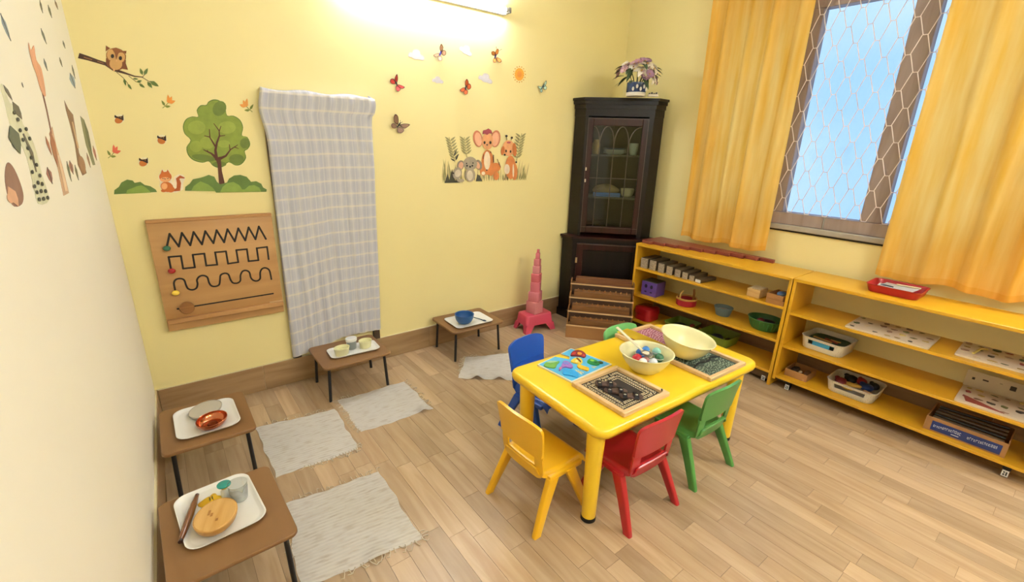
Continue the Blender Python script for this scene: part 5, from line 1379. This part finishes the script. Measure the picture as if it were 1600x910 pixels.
# ---- brown stair prisms on the upper board
m_pr = wood('prism_brown', '#4a3d2c', '#6a5a42', 'X', 5, .5); m_prend = M('prism_end_grain', '#9a8b78', .7, var=.35, scale=70)
ys_ = [-.700, -.792, -.880, -.962, -1.042, -1.112, -1.176, -1.232]; hh_ = [.088, .085, .078, .070, .062, .054, .044, .026]; ww_ = [.072, .066, .060, .058, .054, .050, .046, .050]
on = ['tallest', 'second tallest', 'third tallest', 'fourth tallest', 'fourth lowest', 'third lowest', 'second lowest', 'lowest']
for k in range(8):
    t = T('stair_prism', on[k] + ' of the brown wooden prisms in the shelf row', 'toy block', (3.488, ys_[k], Z1[1] + .0005), R(0 if k < 7 else -6), 'brown stair prisms')
    B().box(.002, .20, -ww_[k], 0, 0, hh_[k], .002, 1).build('prism', m_pr, t)
    B().box(0, .0019, -ww_[k] + .001, -.001, .001, hh_[k] - .001).build('end_face', m_prend if k < 7 else M('white_end', '#d9d6cf', .6), t)
# ---- small boxes at the right of that board
def open_box(name, label, cat, loc, rz, w, d, h, mat, fill=None, th=.006, lidcol=None, parts=None):
    t = T(name, label, cat, loc, rz)
    B().box(0, w, -d, 0, 0, th).build('base', mat, t)
    for nm, a in (('side', (0, th, -d, 0)), ('side', (w - th, w, -d, 0)), ('side', (th, w - th, -th, 0)), ('side', (th, w - th, -d, -d + th))):
        B().box(a[0], a[1], a[2], a[3], th, h, .001, 1).build(nm, mat, t)
    return t
m_lw = wood('light_box_wood', '#c39a5e', '#d6b27a', 'Y', 6, .5); m_tw = wood('tan_box_wood', '#a5703c', '#bd8a52', 'Y', 6, .5)
t = T('domino_box', 'pale wooden block box on the upper board of the far shelf', 'box', (3.495, -1.640, Z1[1] + .0005), 0)
B().box(0, .12, -.092, 0, 0, .060, .002, 1).build('box', m_lw, t)
for k in range(4): B().box(.012 + .026 * k, .030 + .026 * k, -.084, -.008, .0602, .0645, .001, 1).build('tile', M('domino', '#8a7452' if k % 2 else '#c7b48e', .5), t)
t = open_box('wooden_box', 'tan wooden box, lower of the two stacked at the shelf end', 'box', (3.462, -1.792, Z1[1] + .0005), 0, .15, .118, .034, m_tw)
B().box(.007, .143, -.111, -.007, .0305, .0335).build('inlay', M('dark_inlay', '#3a2c20', .7), t)
t = open_box('wooden_box', 'tan wooden box with blue contents, upper of the two stacked', 'box', (3.464, -1.790, Z1[1] + .0352), R(-4), .15, .112, .036, m_tw)
b = B(); b.ball((.085, -.06, .028), (.040, .030, .018), 14); b.build('blue_bundle', M('blue_bundle', '#5c7fae', .6), t)
b = B(); b.ball((.115, -.09, .030), (.020, .014, .010), 12); b.build('yellow_bit', M('yellow_bit', '#c9a94e', .6), t)
# ---- middle board
t = T('shape_box', 'purple wooden cube with dark holes on the middle board', 'box', (3.500, -.728, Z1[2] + .0005), R(4))
B().box(0, .145, -.150, 0, 0, .125, .003, 1).build('cube', M('purple_paint', '#5a3f8e', .45, var=.05), t)
B().box(.003, .142, -.147, -.003, .1252, .130, .002, 1).build('lid', M('olive_lid', '#4a4a2c', .5), t)
for y, z, ry, rz2 in ((-.045, .085, .013, .017), (-.100, .085, .013, .017), (-.045, .035, .012, .006), (-.100, .035, .012, .006)):
    b = B(); b.tube([(-.0012, y, z), (.003, y, z)], 1.0, 18)
    for v in b.bm.verts: v.co.y = y + (v.co.y - y) * ry; v.co.z = z + (v.co.z - z) * rz2
    b.build('hole', M('hole_dark', '#140e22', .8), t)
t = T('handled_basket', 'red round basket with wooden rim and upright handle', 'basket', (3.585, -1.128, Z1[2] + .0005), 0)
B().lathe([(.072, 0), (.080, .004), (.083, .052), (.076, .052), (.074, .006)], 32, cap1=True).build('basket', M('red_felt', '#a01826', .6, var=.1), t)
B().lathe([(.082, .0525), (.0855, .054), (.0855, .066), (.077, .067), (.077, .053)], 32, cap0=False).build('rim', M('basket_rim_wood', '#c99a4c', .45), t)
b = B(); b.tube([(-.060, .030, .030), (-.055, .026, .10), (-.040, .016, .125)], [.009, .008, .006], 10, flat=.6); b.build('handle', M('basket_rim_wood'), t)
b = B(); b.tube([(.055, -.030, .030), (.055, -.028, .10), (.052, -.024, .135)], [.012, .012, .010], 10, flat=.6); b.build('handle', M('handle_brown', '#9a6428', .5), t)
def oval_tub(name, label, loc, rx, ry, h, taper, mat, rim=.003, n=36, rz=0):
    t = T(name, label, 'basket' if 'basket' in name else 'bowl', loc, rz)
    b = B(); R_ = lambda q, z: [Vector((q * rx * math.cos(2 * math.pi * i / n), q * ry * math.sin(2 * math.pi * i / n), z)) for i in range(n)]
    b.ring_loft([R_(taper - .04, 0), R_(taper, .003), R_(.97, h - .008), R_(1, h - .004), R_(1.02, h), R_(1.0, h + rim), R_(.95, h - .002), R_(taper - .05, .006)])
    b.build('tub', mat, t, 60)
    return t
t = oval_tub('metal_bowl', 'grey blue oval bowl on the middle board', (3.610, -1.438, Z1[2] + .0005), .062, .072, .068, .72, M('grey_blue_enamel', '#5c7480', .4, var=.08))
b = B(); b.lathe([(.82, .044), (.5, .048), (.1, .047)], 24, sx=.062, sy=.072, cap1=True, cap0=False); b.build('filling', M('grey_grain', '#8c8a80', .8, var=.3, scale=90), t)
t = oval_tub('oval_basket', 'green oval plastic basket with toys on the middle board', (3.600, -1.765, Z1[2] + .0005), .098, .122, .082, .74, M('green_basket_plastic', '#2c6a3a', .35, var=.12, scale=30))
for k in range(10):
    a = R(120 + k * 15); q = B()
    q.tube([(.092 * .80 * math.cos(a), .117 * .80 * math.sin(a), .014), (.093 * .98 * math.cos(a), .117 * .985 * math.sin(a), .068)], .004, 6); q.build('rib', M('green_basket_rib', '#38804a', .4), t)
for lab, p, s_, col in (('dark red toy in the green basket', (-.01, .03, .055), (.032, .026, .022), '#6e1c22'), ('orange toy in the green basket', (-.03, -.035, .05), (.018, .016, .014), '#c98a4a'), ('black toy in the green basket', (.03, -.01, .045), (.045, .05, .02), '#241c1c')):
    o = B().ball((0, 0, 0), s_, 14).build('basket_toy', M('btoy_' + col.strip('#'), col, .6, var=.2)); o.location = Vector((3.600, -1.765, Z1[2])) + Vector(p); tag(o, lab, 'toy', 'toys in the green basket')
# ---- bottom board of unit 1
t = T('lidded_tin', 'red lidded round tin on the bottom board', 'tin', (3.575, -.768, Z1[3] + .0005), 0)
b = B(); b.ring_loft([rrect(.17, .165, .05, 0), rrect(.18, .175, .05, .005), rrect(.18, .175, .05, .058)]); b.build('tin', M('red_lacquer', '#a8141f', .25, var=.05, coat=.4), t)
b = B(); b.ring_loft([rrect(.188, .183, .05, .0585), rrect(.190, .185, .05, .064), rrect(.186, .181, .05, .112), rrect(.15, .145, .05, .120)]); b.build('lid', M('red_lacquer'), t)
def tub_rect(name, label, loc, w, d, h, mat, taper=.88, rz=0, cat='tray', r=.03, hole=None, rim=.004):
    """w along x (depth of the shelf), d along y"""
    t = T(name, label, cat, loc, rz)
    b = B(); N = 8
    ks = [(taper - .02, 0), (taper, .003)] + [(taper + (1 - taper) * q, h * q) for q in (.45, .8)] + [(1.0, h - .003)]
    out = [rrect(w * k, d * k, r, z, N) for k, z in ks]
    rimr = [rrect(w * 1.0 + rim * 2, d + rim * 2, r + rim, h, N), rrect(w - .004, d - .004, r, h + .001, N)]
    inn_ = [rrect(w * k - .008, d * k - .008, r, max(z, .005), N) for k, z in reversed(ks)]
    fs = b.ring_loft(out + rimr + inn_)
    if hole:
        dele = [f for f in fs if f.calc_center_median().x < -w * .36 and abs(f.calc_center_median().y) < hole and h * .45 < f.calc_center_median().z < h * .8]
        bmesh.ops.delete(b.bm, geom=dele, context='FACES')
    b.build('tub', mat, t, 50)
    return t
m_lime = M('lime_plastic', '#6c862a', .4, var=.05)
tub_rect('plastic_tray', 'lime green tray on the bottom board, partly behind the yellow table', (3.63, -1.10, Z1[3] + .0005), .24, .23, .062, m_lime)
tub_rect('plastic_tray', 'lime green tray on the bottom board, nearest the shelf end', (3.63, -1.432, Z1[3] + .0005), .24, .25, .085, m_lime)
for lab, p, s_, col in (('dark green toy in the first lime tray', (3.62, -1.09, .135), (.05, .06, .022), '#26371e'), ('red toy in the first lime tray', (3.67, -1.17, .145), (.022, .022, .020), '#8a2a20'), ('dark blue toy in the second lime tray', (3.62, -1.42, .145), (.055, .05, .026), '#222c3e'), ('black toy in the second lime tray', (3.66, -1.50, .135), (.03, .03, .02), '#1a1a1c')):
    o = B().ball((0, 0, 0), s_, 14).build('tray_toy', M('ltoy_' + col.strip('#'), col, .6, var=.2)); o.location = p; tag(o, lab, 'toy', 'toys in the lime trays')

# ---- unit 2: red tray on top
RZ2 = Z2[0] + .0005
t = tub_rect('red_tray', 'red plastic tray with papers under the right curtain', (3.655, -2.435, RZ2),   .225, .265, .048, M('red_tray_plastic', '#a31c22', .38, var=.04), .9)
for k, (x, y, a, lab) in enumerate(((3.640, -2.425, 4, 'white paper sheet lying in the red tray, lower one'), (3.655, -2.440, -7, 'white paper sheet lying in the red tray, upper one'))):
    o = B(); o.grid(lambda u, v: Vector(((u - .5) * .13, (v - .5) * .17, .003 + .012 * max(0, v * -1 + .25) + .004 * u * u)), 6, 8); bmesh.ops.solidify(o.bm, geom=o.bm.faces[:], thickness=.0006)
    o = o.build('paper_sheet', M('white_paper', '#ecebea', .7), None, 60); o.location = (x, y, RZ2 + .024 + .006 * k); o.rotation_euler.z = R(a); tag(o, lab, 'paper', 'papers in the red tray')
t = T('marker_pen', 'dark pen lying on the papers in the red tray', 'pen', (3.615, -2.395, RZ2 + .042), R(80))
B().tube([(-.030, 0, 0), (.020, 0, 0)], .004, 8).build('barrel', M('pen_dark', '#2a2c30', .4), t); B().tube([(.020, 0, 0), (.036, 0, 0)], [.0045, .0035], 8).build('cap', M('pen_cap', '#5a5e66', .4), t)
b = B(); b.tube([(0, .055, 0), (0, -.06, .004)], .0045, 8); o = b.build('wooden_clip', M('clip_cream', '#ddcfa6', .5)); o.location = (3.70, -2.475, RZ2 + .042); tag(o, 'cream wooden stick on the papers in the red tray', 'stick')
# ---- puzzles
def puzzle_board(label, loc, w, d, rz, seed, zt):
    t = T('picture_board', label, 'puzzle', loc, rz, 'picture boards on the shelf')
    b = B(); b.ring_loft([rrect(w, d, .012, 0), rrect(w, d, .012, .009), rrect(w - .003, d - .003, .011, .010)]); b.build('board', M('board_cream', '#d8c8b2', .5, var=.08), t)
    rg = random.Random(seed)
    nx_, ny_ = 4, max(3, int(d / .052))
    for i in range(nx_):
        for j in range(ny_):
            if rg.random() < .25: continue
            x = -w / 2 + w * (i + .5) / nx_ + rg.uniform(-.006, .006); y = -d / 2 + d * (j + .5) / ny_ + rg.uniform(-.006, .006)
            col = rg.choice(['#6b6a3c', '#9a7c3a', '#8c3a30', '#b79a54', '#4c5430', '#c9b06a', '#7a5a44', '#a3826a', '#d0bd96', '#3e3428'])
            k = rg.randint(5, 8); a0 = rg.uniform(0, 6)
            pts = [(x + rg.uniform(.006, .017) * math.cos(a0 + 2 * math.pi * q / k) * .9, y + rg.uniform(.007, .022) * math.sin(a0 + 2 * math.pi * q / k), .0101) for q in range(k)]
            B().prism(catmull(pts, 3), (0, 0, rg.choice((.0008, .002, .006)))).build('piece', M('pz_' + col.strip('#'), col, .5, var=.15, scale=50), t)
    return t
puzzle_board('cream picture board with fruit shapes, long one on the second board', (3.612, -2.478, Z2[1] + .0005), .29, .405, R(0), 3, 0)
t = puzzle_board('cream picture board at the far right of the second board', (3.650, -2.945, Z2[1] + .0005), .285, .33, R(1), 8, 0)
b = B(); b.tube([(-.07, .10, .016), (.03, .085, .020), (.05, .06, .022)], .007, 8, flat=.6); b.build('yellow_peg', M('yellow_peg', '#cdb45a', .5), t)
t = puzzle_board('cream picture board with tools at the far right of the third board', (3.610, -3.005, Z2[2] + .0005), .27, .325, R(1), 15, 0)
B().prism([(-.11, .12, .0102), (-.03, .14, .0102), (-.12, -.03, .0102)], (0, 0, .003)).build('red_wedge', M('red_wedge', '#8e3a34', .5), t)
o = T('picture_card', 'pale picture card standing behind the tool board', 'card', (3.770, -2.995, Z2[2] + .0005), 0)
B().box(-.004, 0, -.16, .16, 0, .10, .001, 1).build('card', M('card_pale', '#d6c8b0', .6), o)
for k in range(5):
    B().box(-.005, -.0041, .12 - k * .055, .132 - k * .055 + .012 * (k % 2), .048 + .01 * (k % 3), .062 + .004 * k, 0).build('print', M('card_print', '#6b5a48' if k % 2 else '#3a322a', .6), o)
# ---- white baskets
m, nt, bs = newmat('white_basket'); MATS['white_basket'] = m
tc = nt.nodes.new('ShaderNodeTexCoord'); vr = nt.nodes.new('ShaderNodeTexVoronoi'); vr.inputs['Scale'].default_value = 95; vr.inputs['Randomness'].default_value = .15
nt.links.new(tc.outputs['Object'], vr.inputs['Vector']); rp = nt.nodes.new('ShaderNodeValToRGB'); rp.color_ramp.elements[0].position = .18; rp.color_ramp.elements[0].color = hexc('#b0a898'); rp.color_ramp.elements[1].position = .30; rp.color_ramp.elements[1].color = hexc('#dcd8cd')
nt.links.new(vr.outputs['Distance'], rp.inputs['Fac']); nt.links.new(rp.outputs['Color'], bs.inputs['Base Color']); bs.inputs['Roughness'].default_value = .4
t = tub_rect('white_basket', 'white perforated basket with a green tray, upper of the two', (3.655, -2.165, Z2[2] + .0005), .255, .262, .085, m, .92, R(-3), 'basket', .045, .055)
B().box(-.119, -.117, -.052, .052, .030, .072).build('blue_panel', M('basket_blue', '#3f9cc4', .4), t)
o = B(); o.ring_loft([rrect(.20, .21, .05, 0, 5), rrect(.21, .22, .05, .012, 5)]); o = o.build('green_felt_tray', M('dark_green_felt', '#234a3c', .7)); o.location = (3.658, -2.165, Z2[2] + .045); o.rotation_euler.z = R(-3); tag(o, 'dark green felt mat inside the upper white basket', 'mat')
for k, (y, a, col, lab) in enumerate(((-2.135, 80, '#b08a4a', 'tan wooden strip on the green mat in the white basket'), (-2.185, 70, '#8a3a2a', 'red brown wooden strip on the green mat in the white basket'), (-2.21, 95, '#c7a45a', 'short yellow wooden strip on the green mat in the white basket'))):
    o = B().box(-.06 + .02 * k, .06 - .01 * k, -.007, .007, 0, .008, .002, 1).build('wood_strip', M('strip_' + col.strip('#'), col, .5)); o.location = (3.63 + .02 * k, y, Z2[2] + .0575); o.rotation_euler.z = R(a); tag(o, lab, 'wooden strip', 'strips in the white basket')
t = tub_rect('white_basket', 'white perforated basket heaped with coloured toys, lower of the two', (3.648, -2.375, Z2[3] + .0005), .255, .275, .080, m, .90, R(0), 'basket', .045, .06)
wt = [('dark red toy at the left', (-.05, .07, .065), (.045, .040, .028), '#6e1620'), ('black toy at the back', (.04, .04, .068), (.045, .045, .028), '#18181c'), ('red toy in the middle', (.035, -.02, .075), (.034, .034, .028), '#8c1a20'), ('yellow wooden toy at the front', (-.060, -.005, .072), (.030, .050, .012), '#c79f4a'), ('blue toy at the right', (-.01, -.06, .068), (.045, .045, .026), '#1d3f86'), ('dark blue toy by the right edge', (.05, -.085, .066), (.042, .035, .026), '#141c34'), ('tan wooden toy at the front right', (-.075, -.085, .062), (.014, .032, .010), '#c79c6a'), ('yellow toy beside the handle', (-.085, .02, .052), (.018, .04, .016), '#d1a63c')]
for lab, p, s_, col in wt:
    t_ = T('basket_toy', lab + ' of the lower white basket', 'toy', Vector((3.648, -2.375, Z2[3])) + Vector(p), rg.uniform(0, .6), 'toys in the lower white basket')
    s_ = tuple(q * .88 for q in s_)
    B().ball((0, 0, 0), s_, 14).build('body', M('wtoy_' + col.strip('#'), col, .5, var=.15), t_)
    B().ball((s_[0] * .6, s_[1] * .5, s_[2] * .5), tuple(q * .45 for q in s_), 10).build('head', M('wtoy_' + col.strip('#')), t_)
# ---- cardboard box and blue-labelled box
m_card = M('cardboard', '#a37647', .7, var=.08)
t = open_box('cardboard_box', 'small open cardboard box with odds and ends on the bottom board', 'box', (3.518, -1.992, Z2[3] + .0005), R(0), .165, .142, .052, m_card, th=.004)
for lab, p, s_, col in (('dark wooden bit at the left of the cardboard box', (3.60, -2.03, .128), (.05, .024, .012), '#3a2a1c'), ('cream bit in the middle of the cardboard box', (3.575, -2.07, .126), (.022, .012, .012), '#cdb894'), ('brown bit at the right of the cardboard box', (3.62, -2.10, .120), (.045, .018, .014), '#6e4a2c')):
    o = B().ball((0, 0, 0), s_, 12).build('wooden_bit', M('bit_' + col.strip('#'), col, .6, var=.2)); o.location = p; tag(o, lab, 'toy', 'bits in the cardboard box')
t = open_box('labelled_box', 'long cardboard box with a blue printed label and dark rods inside', 'box', (3.505, -2.762, Z2[3] + .0005), R(0), .24, .335, .085, m_card, th=.006)
lb = B().box(-.0015, -.0002, -.315, -.030, .010, .066).build('blue_label', M('blue_label', '#1c3270', .45, var=.05), t)
rg = random.Random(31)
y = -.040
m_txt = M('label_text', '#d8dde6', .5)
while y > -.300:      # small white lettering, too small to read in the picture
    w_ = rg.choice((.004, .005, .006, .007)); h_ = rg.choice((.012, .014, .016))
    if abs(y + .165) > .012:
        z0_ = .034 + .003 * math.sin(y * 40)
        o_ = B(); o_.box(-.0022, -.0016, y - .0012, y, z0_, z0_ + h_); o_.box(-.0022, -.0016, y - w_, y - .0012, z0_ + h_ - .003, z0_ + h_)
        if rg.random() < .5: o_.box(-.0022, -.0016, y - w_, y - .0012, z0_, z0_ + .003)
        if rg.random() < .5: o_.box(-.0022, -.0016, y - w_, y - w_ + .0012, z0_, z0_ + h_)
        tag(o_.build('letter', m_txt, lb), kind='stuff')
    y -= w_ + .003
B().box(-.0022, -.0016, -.150, -.118, .022, .026).build('label_stripe', m_txt, lb)
for k in range(6):
    o = B(); o.tube([(0, .14, 0), (0, -.15, .004)], .008, 8); o = o.build('long_rod', M('dark_rod' if k % 2 else 'brown_rod', '#1f1a16' if k % 2 else '#5a4630', .4)); o.location = (3.545 + .031 * k, -2.925, Z2[3] + .072 + .006 * (k % 3)); o.rotation_euler.z = R(-2 + k)
    tag(o, ('front most', 'second', 'third', 'fourth', 'fifth', 'rear most')[k] + ' thin rod lying in the blue labelled box', 'rod', 'rods in the blue labelled box')
